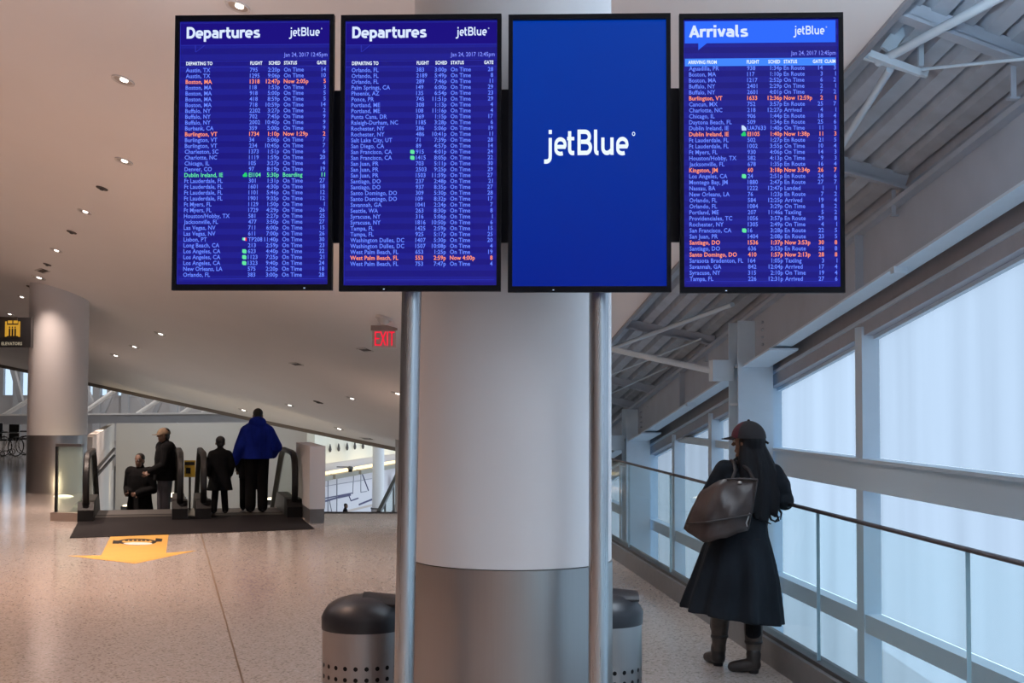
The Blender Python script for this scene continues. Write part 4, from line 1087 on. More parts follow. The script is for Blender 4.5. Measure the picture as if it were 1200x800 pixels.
# wall wash lamps in the well
M_UPL = emit('uplight_lens', (1.0, 0.85, 0.58), 4.0)
def uplight(p, label, power, aim, size=(0.42, 0.05)):
    t = empty('wall_washer', p, label, 'lamp', 'warm wall washers in the escalator well')
    MB().box(p + Vector((0, 0, -0.06)), (size[0], 0.22, 0.12)).build('housing', M_DARKMET, t)
    MB().ball(p + Vector((0, 0, 0.0)), (size[0] * 0.46, 0.07, size[1]), 14, 6).build('lens', M_UPL, t, True)
    ld = bpy.data.lights.new('washer_light', 'SPOT'); ld.energy = power; ld.color = (1.0, 0.78, 0.48); ld.spot_size = R(120); ld.spot_blend = 1.0; ld.shadow_soft_size = 0.15
    lo_ = bpy.data.objects.new('washer_light', ld); col.objects.link(lo_); lo_.parent = t; lo_.matrix_parent_inverse = pmat(t).inverted()
    lo_.location = p + Vector((0, -0.1, 0.15)); lo_.rotation_euler = (Vector(aim) - lo_.location).to_track_quat('-Z', 'Y').to_euler()
    return t
p = P(75, 584, 24.5); uplight(p, 'glowing wall washer lamp seen through the guard glass', 25, p + Vector((-1.2, 6, 2.5)))
p = P(88, 590, 26.5); uplight(p, 'second glowing wall washer lower behind the guard glass', 30, p + Vector((-0.8, 6, 2.5)))
p = P(152, 594, 38); uplight(p, 'wall washer lamp at the foot of the beige well wall', 105, p + Vector((-0.5, 5, 2.0)))
p = P(203, 583, 34); uplight(p, 'wall washer lamp visible under the dark jacket of the cap wearer', 60, p + Vector((0.5, 8, 2.0)), (0.6, 0.10))
p = P(318, 586, 33); uplight(p, 'wall washer lamp seen beyond the right escalator', 60, p + Vector((-0.5, 8, 2.0)))

# yellow floor arrow decal
M_YEL = mat('decal_yellow', (0.66, 0.37, 0.08), 0.35, var=0.06, scale=6)
ar = empty('floor_arrow', G(160, 645), 'yellow arrow decal on the floor before the escalators', 'floor decal')
ap = [G(130, 629.5), G(198, 627.5), G(195, 649), G(231, 646), G(159, 661.5), G(80, 652.5), G(119, 652)]
# (front edge faces the viewer: wings then tip)
MB().prism([(p.x, p.y, 0.0008) for p in ap], (0, 0, 0.0012)).build('arrow', M_YEL, ar)
def ringpts(cx, cy, rx, ry, n=28): return [G(cx + rx * math.cos(2 * math.pi * i / n), cy + ry * math.sin(2 * math.pi * i / n)) for i in range(n)]
m = MB(); a_ = ringpts(161, 636, 23, 3.9); b_ = ringpts(161, 635.6, 18, 2.3)
m.add([(p.x, p.y, 0.0024) for p in a_ + b_], [(i, (i + 1) % 28, 28 + (i + 1) % 28, 28 + i) for i in range(28)])
for dx in (-25, 25):
    pts_ = [G(161 + dx - 4, 637 - dx * .05), G(161 + dx + 4, 637 - dx * .05), G(161 + dx + 5, 633.5 - dx * .05), G(161 + dx - 3, 633 - dx * .05)]
    m.add([(p.x, p.y, 0.0026) for p in pts_], [(0, 1, 2, 3)])
for k in range(6):
    x_ = 147 + k * 5; pts_ = [G(x_, 635.2), G(x_ + 3.4, 635.2), G(x_ + 3.4, 633.6), G(x_, 633.6)]
    m.add([(p.x, p.y, 0.0028) for p in pts_], [(0, 1, 2, 3)])
m.build('black_emblem', M_BLACK, ar)
m = MB(); a_ = ringpts(162, 638.1, 17, 1.5); m.add([(p.x, p.y, 0.0030) for p in a_], [tuple(range(28))]); m.build('white_swoosh', mat('decal_white', (0.75, 0.7, 0.66), 0.4), ar)

# ------------------------------------------------------------------ ceiling fittings
cn = Vector((-CEIL[2], -CEIL[1], 1)).normalized()
crot = cn.to_track_quat('Z', 'Y').to_matrix()
M_LENS = emit('downlight_lens', (1.0, 0.90, 0.80), 6.0)
M_RING = mat('trim_ring', (0.62, 0.58, 0.56), 0.4); M_SLOT = mat('dark_slot', (0.10, 0.08, 0.07), 0.7)
def plate(mb_, c): mb_.v = [tuple(crot @ Vector(v) + c) for v in mb_.v]; return mb_
def downlight(c, r, label=None, lit=True, power=0.0, tint=WARM, grp='recessed ceiling downlights'):
    t = empty('downlight', c, label, 'downlight', grp)
    plate(MB().lathe((0, 0, 0), [(r * .80, -.006), (r, -.012), (r, 0.01), (r * .80, 0.01)], 24, False), c).build('trim_ring', M_RING, t, True)
    plate(MB().lathe((0, 0, 0), [(r * .80, -.004), (r * .80, -.002)], 24), c).build('reflector', mat('reflector', (0.45, 0.40, 0.37), 0.35, 0.7), t, True)
    plate(MB().lathe((-r * .3, 0, 0), [(r * .34, -.014), (r * .34, -.005)], 14), c).build('lens', M_LENS, t, True)
    if power:
        ld = bpy.data.lights.new('downlight_beam', 'AREA'); ld.shape = 'DISK'; ld.size = r * 1.4; ld.energy = power; ld.color = tint; ld.spread = R(92)
        lo_ = bpy.data.objects.new('downlight_beam', ld); col.objects.link(lo_); lo_.parent = t; lo_.matrix_parent_inverse = pmat(t).inverted()
        lo_.location = c - cn * 0.03; lo_.rotation_euler = (0, 0, 0)
    return t
DL = [(278, 8, .095, 'round downlight just above the leftmost screen'), (144.5, 189.5, .105, 'large oval downlight nearest the leftmost screen'), (99, 249, .10, 'second downlight down the row on the left ceiling'), (65.5, 294.5, .10, 'third downlight down the row on the left ceiling'), (45, 326.5, .13, 'fourth downlight below the dark slot at far left'), (25, 349, .10, 'downlight just above the far left white column'), (11, 369, .10, 'downlight directly above the elevator sign'),
      (135, 417.5, .13, 'downlight right of the far left column, low on the ceiling'), (157, 407, .13, 'downlight above the cap wearer, second of a faint row'), (187.5, 392, .13, 'downlight above the escalators, third of a faint row'),
      (465, 461, .12, 'bright downlight beside the grey screen pole'), (412, 467, .12, 'downlight below the exit sign'), (339, 475, .12, 'downlight above the white pylon'), (397, 502.5, .14, 'bright low downlight near the ceiling edge trim'), (285, 481, .14, 'downlight beside the hood of the blue jacket')]
for px, py, r, lb in DL:
    downlight(on_ceil(px, py) - cn * 0.002, r, lb, True, 0 if px < 30 or py > 465 or py < 20 else LAMP_W * (.35 if px < 60 else .8 if 120 < px < 200 and py > 380 else 1.65), (1.0, 0.77, 0.65))
# the same lamps over the part of the hall out of view
unl = 'recessed downlight in the plaster ceiling beyond the picture'
for (x, y) in ((-3.2, 1.5), (-3.4, 6.5), (-6.5, 2.0), (-5.5, 7.0), (-5.2, 12.5), (-9, 4.5), (-9, 10.5), (-12.5, 8.0), (-12.5, 15.5), (-12, 20.5), (-3.6, 12.5), (-1.2, -3), (-5, -3)):
    c = Vector((x, y, ceil_z(x, y))); downlight(c - cn * 0.002, 0.11, unl, True, LAMP_W * 0.9, WARM, 'downlights beyond the picture')
for x, y in ((0.7, 10.5), (0.2, 15.0), (-0.9, 19.5)):  # downlights added to brighten the corridor floor, screened from view
    c = Vector((x, y, ceil_z(x, y))); downlight(c - cn * 0.002, 0.10, 'cool white downlight over the corridor, hidden behind the screens', True, 15, (0.85, 0.93, 1.0), 'corridor downlights behind the screens')
for px, py, r, lb in ((119, 221.5, .075, 'small dark sprinkler cover between the first two downlights'), (83.5, 273, .075, 'small dark sprinkler cover between second and third downlight'), (55, 311, .07, 'small dark sprinkler cover below the third downlight'), (36, 337.5, .09, 'small dark sprinkler cover below the fourth downlight'), (373, 471.5, .12, 'small dark sprinkler cover above the white pylon')):
    c = on_ceil(px, py)
    t = empty('sprinkler_cover', c, lb, 'sprinkler', 'sprinkler covers')
    plate(MB().lathe((0, 0, 0), [(r, -.01), (r, 0.0)], 18), c).build('cover', M_SLOT, t, True)
    plate(MB().lathe((0, 0, 0), [(r * .3, -.03), (r * .45, -.01)], 12), c).build('head', M_DARKMET, t, True)
for px, py, w, lb in ((49.5, 318.5, .40, 'dark slot diffuser beside the fourth downlight'), (347, 427, .32, 'dark slot diffuser left of the exit sign'), (427.5, 410, .28, 'dark slot diffuser just left of the exit sign'), (430, 514, .5, 'dark slot near the ceiling edge beside the pole')):
    c = on_ceil(px, py); t = empty('air_slot', c, lb, 'air slot', 'ceiling air slots')
    plate(MB().box((0, 0, -.004), (w, .10, .01)), c).build('slot', M_SLOT, t)
    plate(MB().box((0, .07, -.005), (w + .05, .03, .014)), c).build('flange', M_RING, t); plate(MB().box((0, -.07, -.005), (w + .05, .03, .014)), c).build('flange', M_RING, t)
c = on_ceil(450, 372); t = empty('smoke_detector', c, 'round white smoke detector above the exit sign', 'detector')
plate(MB().lathe((0, 0, 0), [(.05, -.10), (.085, -.07), (.10, -.03)], 20), c).build('chamber', mat('detector', (.55, .52, .5), .5), t, True)
plate(MB().lathe((0, 0, 0), [(.125, -.035), (.125, 0)], 20), c).build('base', M_RING, t, True)

# exit sign
yE = on_ceil(450, 381).y
q = P(450, 397, yE); px1 = yE / FPX
ex = empty('exit_sign', q, 'small hanging exit sign with glowing red letters', 'sign')
MB().box(q, (28 * px1, 0.02, 21 * px1)).build('panel', mat('exit_panel', (0.50, 0.42, 0.38), 0.5), ex)
MB().box(q + Vector((0, 0, 12.5 * px1)), (31 * px1, 0.07, 6 * px1)).build('housing', mat('exit_housing', (0.30, 0.24, 0.22), 0.5, var=.1), ex)
MB().box(q + Vector((0, 0, 17.5 * px1)), (0.10, 0.04, 5 * px1)).build('stem', M_RING, ex)
M_EXIT = emit('exit_red', (1.0, 0.012, 0.05), 0.9)
hh = 15 * px1; w_ = 5.0 * px1; sw_ = 1.5 * px1
LET = {'E': [((0, 0), (0, 1)), ((0, 0), (1, 0)), ((0, .5), (.8, .5)), ((0, 1), (1, 1))], 'X': [((0, 0), (1, 1)), ((0, 1), (1, 0))], 'I': [((.5, 0), (.5, 1))], 'T': [((.5, 0), (.5, 1)), ((0, 1), (1, 1))]}
xx = q.x - 10.3 * px1
for ch in 'EXIT':
    m = MB(); ww = 2 * px1 if ch == 'I' else w_
    for a, b in LET[ch]:
        A_ = Vector((xx + a[0] * ww, q.y - .014, q.z - hh / 2 + a[1] * hh)); B_ = Vector((xx + b[0] * ww, q.y - .014, q.z - hh / 2 + b[1] * hh))
        dd = (B_ - A_).normalized() * sw_ / 2
        m.bar(A_ - dd, B_ + dd, sw_, 0.006, up=(0, 1, 0))
    m.build('letter', M_EXIT, ex); xx += ww + 1.6 * px1

# elevator sign on the far left column
yS = 25.0; q = P(15, 391, yS); u_ = yS / FPX
es = empty('elevator_sign', q, 'black elevator sign with yellow lift pictogram by the far left column', 'sign')
sx0, sx1 = P(-40, 391, yS).x, P(37.5, 391, yS).x
MB().box(((sx0 + sx1) / 2, yS, q.z), (sx1 - sx0, 0.14, 35 * u_)).build('case', mat('sign_black', (0.016, 0.015, 0.016), 0.35), es)
MB().box((sx1 - 0.16, yS + 0.20, q.z), (0.10, 0.26, 0.08)).build('arm', M_DARKMET, es)
MB().box(((P(2, 0, yS).x + P(28, 0, yS).x) / 2, yS - .075, P(15, 385, yS).z), (26 * u_, 0.012, 24 * u_)).build('pictogram_panel', mat('sign_panel', (0.05, 0.04, 0.03), 0.4), es)
M_SY = emit('sign_lit_yellow', (0.70, 0.36, 0.04), 0.75)
yf = yS - .085
def sq(x0, y0, x1, y1, name, mm, dy=0.0):
    a, b = P(x0, y0, yf - dy), P(x1, y1, yf - dy); MB().box(((a.x + b.x) / 2, yf - dy, (a.z + b.z) / 2), (abs(b.x - a.x), 0.006, abs(b.z - a.z))).build(name, mm, es)
sq(7, 382, 21.5, 395, 'lift_box', M_SY); sq(5.8, 378, 7.6, 396, 'lift_rail', M_SY); sq(21.3, 378, 23.2, 396, 'lift_rail', M_SY)
sq(9, 377, 14, 380.5, 'arrow', M_SY); sq(15.5, 377, 20.5, 380.5, 'arrow', M_SY)
for x_ in (11, 14.3, 17.6): sq(x_ - .9, 386.5, x_ + .9, 395, 'passenger', M_BLACK, .004); sq(x_ - .6, 384, x_ + .6, 386, 'passenger_head', M_BLACK, .004)
TXT = bpy.data.curves.new('glyphs', 'FONT'); TXT.resolution_u = 2
TXO = bpy.data.objects.new('glyphs', TXT); col.objects.link(TXO); GC.clear()
m = MB(); a = P(1.5, 405.8, yf); put(m, 'ELEVATORS', a.x, a.z, (5.2 * u_, 24 * u_), 'fit', 0.01, y=yf)
m.build('lettering', emit('sign_lit_white', (0.5, 0.42, 0.3), 0.8), es); bpy.data.objects.remove(TXO)

# wheelchairs parked at the far left
def wheelchair(c, rz, label):
    t = empty('wheelchair', c, label, 'wheelchair', 'wheelchairs parked at the far left', None, rz)
    def o(m, name, mm, s=True): return m.build(name, mm, t, s, local=1)
    o(MB().box((0, 0, .50), (.44, .42, .05)), 'seat', M_BLACK); o(MB().box((0, -.24, .74), (.44, .04, .46)), 'backrest', M_BLACK)
    for s in (-1, 1):
        ring = [(s * .27, -.08 + .29 * math.cos(2 * math.pi * i / 24), .30 + .29 * math.sin(2 * math.pi * i / 24)) for i in range(25)]
        w = o(MB().tube(ring, .017, 8, False), 'wheel', M_RUBBER)
        for i in range(6):
            a_ = math.pi * i / 6; MB().bar((s * .27, -.08 + .28 * math.cos(a_), .30 + .28 * math.sin(a_)), (s * .27, -.08 - .28 * math.cos(a_), .30 - .28 * math.sin(a_)), .008, .008, up=(1, 0, 0)).build('spoke', M_STEEL, w, local=1)
        cr_ = [(s * .22, .38 + .08 * math.cos(2 * math.pi * i / 14), .09 + .08 * math.sin(2 * math.pi * i / 14)) for i in range(15)]
        o(MB().tube(cr_, .014, 6, False), 'caster', M_RUBBER)
        o(MB().tube([(s * .22, -.24, .3), (s * .22, -.24, .96), (s * .22, -.36, .98)], .014, 8), 'push_handle', M_STEEL)
        o(MB().tube([(s * .22, -.24, .72), (s * .22, .18, .72), (s * .22, .22, .45), (s * .22, .38, .14)], .014, 8), 'side_frame', M_STEEL)
        o(MB().box((s * .22, 0, .735), (.05, .30, .03)), 'armrest', M_BLACK)
        o(MB().box((s * .11, .52, .12), (.15, .18, .02)), 'footrest', M_BLACK)
    return t
for k, (px, py, rz) in enumerate(((-6, 533, 200), (9, 536, 150), (28, 534, 100))):
    g_ = G(px, py); wheelchair(g_, R(rz), ['black wheelchair cut off by the left picture edge', 'middle black wheelchair parked at the far left', 'black wheelchair parked beside the far left column'][k])

# ------------------------------------------------------------------ people
M_SKIN = mat('skin', (0.16, 0.085, 0.055), 0.55); M_SKIN2 = mat('skin_light', (0.20, 0.115, 0.08), 0.55)  # second skin colour darkened to stand in for shade on the silhouetted figures
def cloth(name, c, var=0.25, scale=14, bump=0.25, rough=0.85): return mat(name, c, rough, var=var, scale=scale, bump=bump, stretch=(1, 1, 0.35), spec=0.12)
def capsule(mb, pts, rs, n=12):
    mb.tube(pts, rs, n)
    for p, r in zip(pts, rs): mb.ball(p, r * 0.99, n, 6)
def hand(mb, wrist, direction, palm_n, s=1.0, curl=0.5):
    d = Vector(direction).normalized(); nrm = Vector(palm_n); nrm = (nrm - d * nrm.dot(d)).normalized(); sd = d.cross(nrm)
    w = Vector(wrist)
    mb.ball(w + d * .045 * s, (.03 * s, .03 * s, .03 * s), 10, 6)
    rings = []
    for f_, wd, th in ((0, .022, .017), (.03, .036, .016), (.085, .042, .013)):
        rings.append([w + d * f_ * s + sd * wd * s * math.cos(a) + nrm * th * s * math.sin(a) for a in [2 * math.pi * i / 12 for i in range(12)]])
    mb.loft(rings)
    for k, ln in enumerate((.066, .076, .071, .055)):
        b = w + d * .083 * s + sd * (-.030 + .020 * k) * s
        j1 = b + (d * math.cos(curl * .6) + nrm * math.sin(curl * .6)) * ln * .5 * s
        j2 = j1 + (d * math.cos(curl * 1.6) + nrm * math.sin(curl * 1.6)) * ln * .5 * s
        capsule(mb, [b, j1, j2], [.0088 * s, .0085 * s, .0075 * s], 8)
    b = w + d * .025 * s - sd * .030 * s
    j1 = b + (d * .6 - sd * .7 + nrm * .3).normalized() * .036 * s; j2 = j1 + (d * .9 - sd * .25 + nrm * .4).normalized() * .03 * s
    capsule(mb, [b, j1, j2], [.011 * s, .010 * s, .0085 * s], 8)
def head(mb, c, fwd, s=1.0):
    """skull, jaw, nose, ears, brow and lips; fwd is the way the face looks"""
    f = Vector(fwd).normalized(); up = Vector((0, 0, 1)); r = f.cross(up).normalized(); u = r.cross(f)
    c = Vector(c); rot = Matrix((r, f, u)).transposed()
    mb.ball(c + u * .025 * s, (.074 * s, .092 * s, .088 * s), 16, 10, rot)
    mb.ball(c + f * .022 * s - u * .045 * s, (.056 * s, .066 * s, .070 * s), 14, 8, rot)
    mb.ball(c + f * .070 * s - u * .095 * s, (.024 * s, .020 * s, .018 * s), 10, 6, rot)           # chin
    mb.tube([c + f * .085 * s + u * .012 * s, c + f * .112 * s - u * .028 * s], [.008 * s, .014 * s], 8)   # nose
    mb.ball(c + f * .086 * s - u * .062 * s, (.024 * s, .010 * s, .010 * s), 10, 6, rot)           # lips
    mb.ball(c + f * .084 * s + u * .030 * s, (.050 * s, .012 * s, .010 * s), 10, 6, rot)           # brow
    for q in (-1, 1): mb.ball(c + r * .076 * s * q - u * .012 * s - f * .005 * s, (.012 * s, .022 * s, .032 * s), 8, 6, rot)
    return c, r, f, u, rot
def eyes(c, r, f, u, s, parent):
    for q in (-1, 1):
        e = MB().ball(c + f * .083 * s + u * .004 * s + r * .031 * s * q, .0105 * s, 10, 6).build('eye', mat('eye_white', (.55, .52, .5), .3), parent, True)
        MB().ball(c + f * .091 * s + u * .004 * s + r * .031 * s * q, .0055 * s, 8, 5).build('iris', M_BLACK, e, True)

def figure(base, face, s, name_label, J, jacket, trousers, skin, shoe, hairm=None, headface=None, cat='person', jr=1.0, long_coat=0.0, hood=False, vox=0.012, cap=None, skirtw=1.0, tw=1.0, hs=1.0):
    """a clothed standing person; base = feet point, face = heading vector, s = scale for 1.75 m, J = joint overrides (right, forward, up)"""
    f = Vector(face).normalized(); rgt = f.cross(Vector((0, 0, 1))).normalized(); base = Vector(base)
    def W_(p): return base + (rgt * p[0] + f * p[1] + Vector((0, 0, p[2]))) * s
    K = dict(pel=(0, 0, .95), waist=(0, 0, 1.08), chest=(0, 0, 1.32), neck=(0, .0, 1.50), head=(0, .03, 1.635),
             shL=(-.19, 0, 1.43), elL=(-.25, -.02, 1.14), wrL=(-.24, .08, .90), shR=(.19, 0, 1.43), elR=(.25, -.02, 1.14), wrR=(.24, .08, .90),
             hipL=(-.09, 0, .92), knL=(-.10, .02, .50), anL=(-.10, 0, .09), hipR=(.09, 0, .92), knR=(.10, .02, .50), anR=(.10, 0, .09))
    K.update(J); Q = {k: W_(v) for k, v in K.items()}
    mb_ = MB()
    hf = Vector(headface).normalized() if headface else f
    hc = head(mb_, Q['head'], hf, s * hs)
    capsule(mb_, [Q['neck'] + Vector((0, 0, -.06)) * s, Q['head'] - Vector((0, 0, .06)) * s], [.056 * s, .052 * s])
    capsule(mb_, [Q['pel'], Q['waist'], Q['chest']], [.13 * s, .12 * s, .14 * s]); 
    for q in 'LR':
        capsule(mb_, [Q['chest'], Q['sh' + q]], [.09 * s, .062 * s]); capsule(mb_, [Q['sh' + q], Q['el' + q], Q['wr' + q]], [.05 * s, .04 * s, .028 * s])
        d = Q['wr' + q] - Q['el' + q]; hand(mb_, Q['wr' + q], d, f if q == 'L' else f, s, 0.6)
        capsule(mb_, [Q['pel'], Q['hip' + q]], [.1 * s, .09 * s]); capsule(mb_, [Q['hip' + q], Q['kn' + q], Q['an' + q]], [.08 * s, .055 * s, .04 * s])
        capsule(mb_, [Q['an' + q], Q['an' + q] + (f * .12 - Vector((0, 0, .05))) * s], [.04 * s, .03 * s])
    root = remesh(mb_, 'person', skin, None, vox * .6, 3); root.name = 'person'
    tag(root, name_label, cat)
    eyes(hc[0], hc[1], hc[2], hc[3], s * hs, root)
    # jacket
    mj = MB()
    rings = []
    hem = K['pel'][2] - 0.06 - long_coat
    prof = [(hem, .185 * skirtw, .135 * skirtw), (K['pel'][2], .180, .130), (1.08, .170, .125), (1.25, .190, .135), (1.38, .190, .125), (1.46, .13, .10), (1.50, .075, .07)]
    for z, rx, ry in prof:
        cx = K['chest'][0] * min(1, max(0, (z - .95) / .4)) + K['pel'][0] * (1 - min(1, max(0, (z - .95) / .4))); cy = K['chest'][1] * min(1, max(0, (z - .95) / .4))
        rings.append([W_((cx + rx * jr * math.cos(a), cy + ry * jr * math.sin(a), z)) for a in [2 * math.pi * i / 20 for i in range(20)]])
    mj.loft(rings)
    for q in 'LR':
        capsule(mj, [W_((K['chest'][0], K['chest'][1], 1.38)), Q['sh' + q]], [.10 * s * jr, .085 * s * jr]); capsule(mj, [Q['sh' + q], Q['el' + q], Q['wr' + q]], [.083 * s * jr, .070 * s * jr, .052 * s * jr])
    if hood: mj.ball(W_((K['neck'][0], K['neck'][1] - .07, 1.49)), (.15 * s, .115 * s, .10 * s), 14, 8)
    else: capsule(mj, [W_((K['neck'][0], K['neck'][1], 1.44)), W_((K['neck'][0], K['neck'][1], 1.52))], [.085 * s, .070 * s])
    remesh(mj, 'jacket', jacket, root, vox, 4)
    mt = MB(); capsule(mt, [W_((K['pel'][0] - .05, 0, .95)), W_((K['pel'][0] + .05, 0, .95))], [.14 * s, .14 * s])
    for q in 'LR': capsule(mt, [Q['hip' + q], Q['kn' + q], Q['an' + q]], [.105 * s * tw, .082 * s * tw, .076 * s * tw])
    remesh(mt, 'trousers', trousers, root, vox, 3)
    for q in 'LR':
        m = MB(); a = Q['an' + q]; capsule(m, [a - Vector((0, 0, .04)) * s - f * .03 * s, a - Vector((0, 0, .045)) * s + f * .10 * s, a - Vector((0, 0, .055)) * s + f * .17 * s], [.045 * s, .042 * s, .033 * s])
        remesh(m, 'shoe', shoe, root, vox * .7, 2)
    c, r, fh, u, rot = hc; s = s * hs
    if hairm:
        m = MB(); m.ball(c + u * .042 * s - fh * .018 * s, (.084 * s, .092 * s, .083 * s), 16, 8, rot); m.ball(c - fh * .05 * s - u * .02 * s, (.070 * s, .05 * s, .07 * s), 12, 6, rot); remesh(m, 'hair', hairm, root, vox * .6, 2)
    if cap:
        m = MB(); rings = []
        for th in range(0, 8):
            a_ = R(th * 12.2); rings.append([c + rot @ Vector((math.cos(2 * math.pi * k / 20) * .100 * s * math.cos(a_), math.sin(2 * math.pi * k / 20) * .114 * s * math.cos(a_), (.020 + .105 * math.sin(a_)) * s)) for k in range(20)])
        cp = m.loft(rings).build('cap', cap, root, True)
        arc_ = [R(20 + 140 * k / 10) for k in range(11)]
        lo_ = [c + rot @ Vector((math.cos(a_) * .096 * s, math.sin(a_) * .112 * s, .032 * s)) for a_ in arc_] + [c + rot @ Vector((math.cos(a_) * .094 * s, (math.sin(a_) * .112 + .080 * math.sin(a_)) * s, .012 * s)) for a_ in reversed(arc_)]
        MB().prism(lo_, u * -.008 * s).build('visor', cap, cp)
    return root

DOWN = EA; LEFT = -EE
M_SHOE = mat('shoe_black', (0.012, 0.011, 0.011), 0.5); M_HAIR = mat('hair_black', (0.010, 0.009, 0.009), 0.45, bump=.3, scale=60)
# big man in the blue jacket, hood down, seen from behind
bm_ = E(2.46, 1.12, 0.0)
figure(bm_, DOWN, 0.93, 'big man in a bright blue jacket and dark trousers, seen from behind', dict(head=(.01, .03, 1.60), neck=(0, 0, 1.47), shL=(-.17, 0, 1.33), shR=(.17, 0, 1.33), elL=(-.28, -.03, 1.08), wrL=(-.36, .06, .84), elR=(.32, .0, 1.08), wrR=(.28, .2, .95)),
       cloth('jacket_blue', (0.009, 0.022, 0.24), .3, 10, .5), cloth('trousers_black', (0.009, 0.0085, 0.009)), M_SKIN2, M_SHOE, M_HAIR, jr=1.42, hood=True, tw=1.12)
figure(E(2.36, 1.62, 0.0), DOWN, 0.72, 'person in black walking half hidden left of the man in blue', dict(elL=(-.23, -.02, 1.14), wrL=(-.22, .02, .90)), cloth('garment_black', (.013, .013, .015)), cloth('trousers_dark', (0.009, 0.0085, 0.009)), M_SKIN2, M_SHOE, M_HAIR, jr=1.1, long_coat=.2)
# dark-coated child in front of him
figure(E(1.90, 1.0, 0.0), DOWN, 0.66, 'child in a black coat beside the man in blue', dict(shL=(-.18, 0, 1.36), shR=(.18, 0, 1.36), head=(0, .02, 1.63), elL=(-.27, -.02, 1.10), elR=(.27, -.02, 1.10), anL=(-.13, 0, .09), anR=(.13, 0, .09)), cloth('coat_black', (0.007, 0.007, 0.008)), cloth('trousers_black', (0.009, 0.0085, 0.009)), M_SKIN2, M_SHOE, M_HAIR, jr=1.2, long_coat=.35, vox=.009, skirtw=1.35, hs=1.3)
# man with the beige cap, turned to the left
figure(E(1.10, 2.80, -0.46), LEFT * 0.9 - EA * 0.25, 0.985, 'man in a beige flat cap and dark jacket turned to the left', dict(elL=(-.20, .06, 1.14), wrL=(-.12, .26, 1.05), elR=(.22, -.02, 1.14), wrR=(.18, .20, 1.0), chest=(0, -.02, 1.32)),
       cloth('jacket_dark', (0.008, 0.008, 0.009)), cloth('jeans_grey', (0.085, 0.085, 0.10)), M_SKIN2, M_SHOE, M_HAIR, headface=LEFT, cap=cloth('cap_beige', (0.26, 0.19, 0.13), .15), jr=1.38)
# companion standing lower on the left escalator
figure(E(0.70, 3.50, -0.87), LEFT * 0.5 - EA * 0.8, 0.97, 'companion in a long black coat standing lower than the cap wearer', dict(wrL=(-.1, .22, 1.08), wrR=(.1, .22, 1.08)), MATS['coat_black'], cloth('trousers_black', (0.009, 0.0085, 0.009)), M_SKIN2, M_SHOE, M_HAIR, jr=1.22, long_coat=.35, skirtw=1.3)
# tiny passer-by on the lower level
q = P(405, 590.5, 44)
figure((q.x, q.y, q.z - 1.13), (1, .1, 0), 0.65, 'tiny passer-by in black on the lower level before the art wall', {}, MATS['coat_black'], cloth('trousers_black', (0.009, 0.0085, 0.009)), M_SKIN, M_SHOE, M_HAIR, vox=.015)

# ---- the woman at the balustrade
WO = G(866, 786); WS = 1.0
def wp(px, py, dy=0.0): return P(px, py, WO.y + dy)
M_COAT = cloth('coat_charcoal', (0.013, 0.016, 0.021), .3, 9, .35, .8)
b = MB()
hd = wp(876.5, 516.5, 0.0)
FWD = Vector((-0.80, 0.60, 0)).normalized()
hinfo = head(b, hd, FWD, 0.98)
neck0 = wp(879, 545, 0.01)
capsule(b, [neck0, hd - Vector((0, 0, .05))], [.055, .05])
chest = wp(878, 572, 0.02); waist = wp(872, 622, 0.02); pel = wp(866, 650, 0.02)
shL = wp(849, 549, 0.03); shR = wp(907, 553, -0.02)
elL = wp(828, 585, 0.10); wrL = wp(838, 600, 0.30)
elR = wp(920, 586, -0.03); wrR = C(2.60, WO.y + 0.30, 1.13)
hipL = wp(853, 655, 0.04); hipR = wp(883, 655, -0.02)
ftL = G(842.5, 779); ftR = G(884, 787.5)
knL = Vector((ftL.x + .015, ftL.y - .03, .46)); knR = Vector((ftR.x + .005, ftR.y + .03, .46))
capsule(b, [pel, waist, chest, neck0 - Vector((0, 0, .04))], [.09, .09, .11, .07])
for sh, el, wr in ((shL, elL, wrL), (shR, elR, wrR)):
    capsule(b, [chest + Vector((0, 0, .08)), sh], [.09, .055]); capsule(b, [sh, el, wr], [.048, .038, .027])
hand(b, wrR, Vector((-.1, 1, -.05)), Vector((-1, 0, -1)), .95, .8)
hand(b, wrL, Vector((.3, 1, -.1)), Vector((1, 0, -.5)), .95, .9)
for hp, kn, ft in ((hipL, knL, ftL), (hipR, knR, ftR)):
    capsule(b, [pel, hp], [.085, .07]); capsule(b, [hp, kn, ft + Vector((0, 0, .09))], [.07, .050, .038])
    capsule(b, [ft + Vector((0, 0, .08)), ft + Vector((-.02, .13, .035))], [.038, .028])
woman = remesh(b, 'person', M_SKIN, None, .006, 3)
tag(woman, 'woman in a long dark coat and cap leaning on the glass balustrade', 'person')
eyes(hinfo[0], hinfo[1], hinfo[2], hinfo[3], .98, woman)
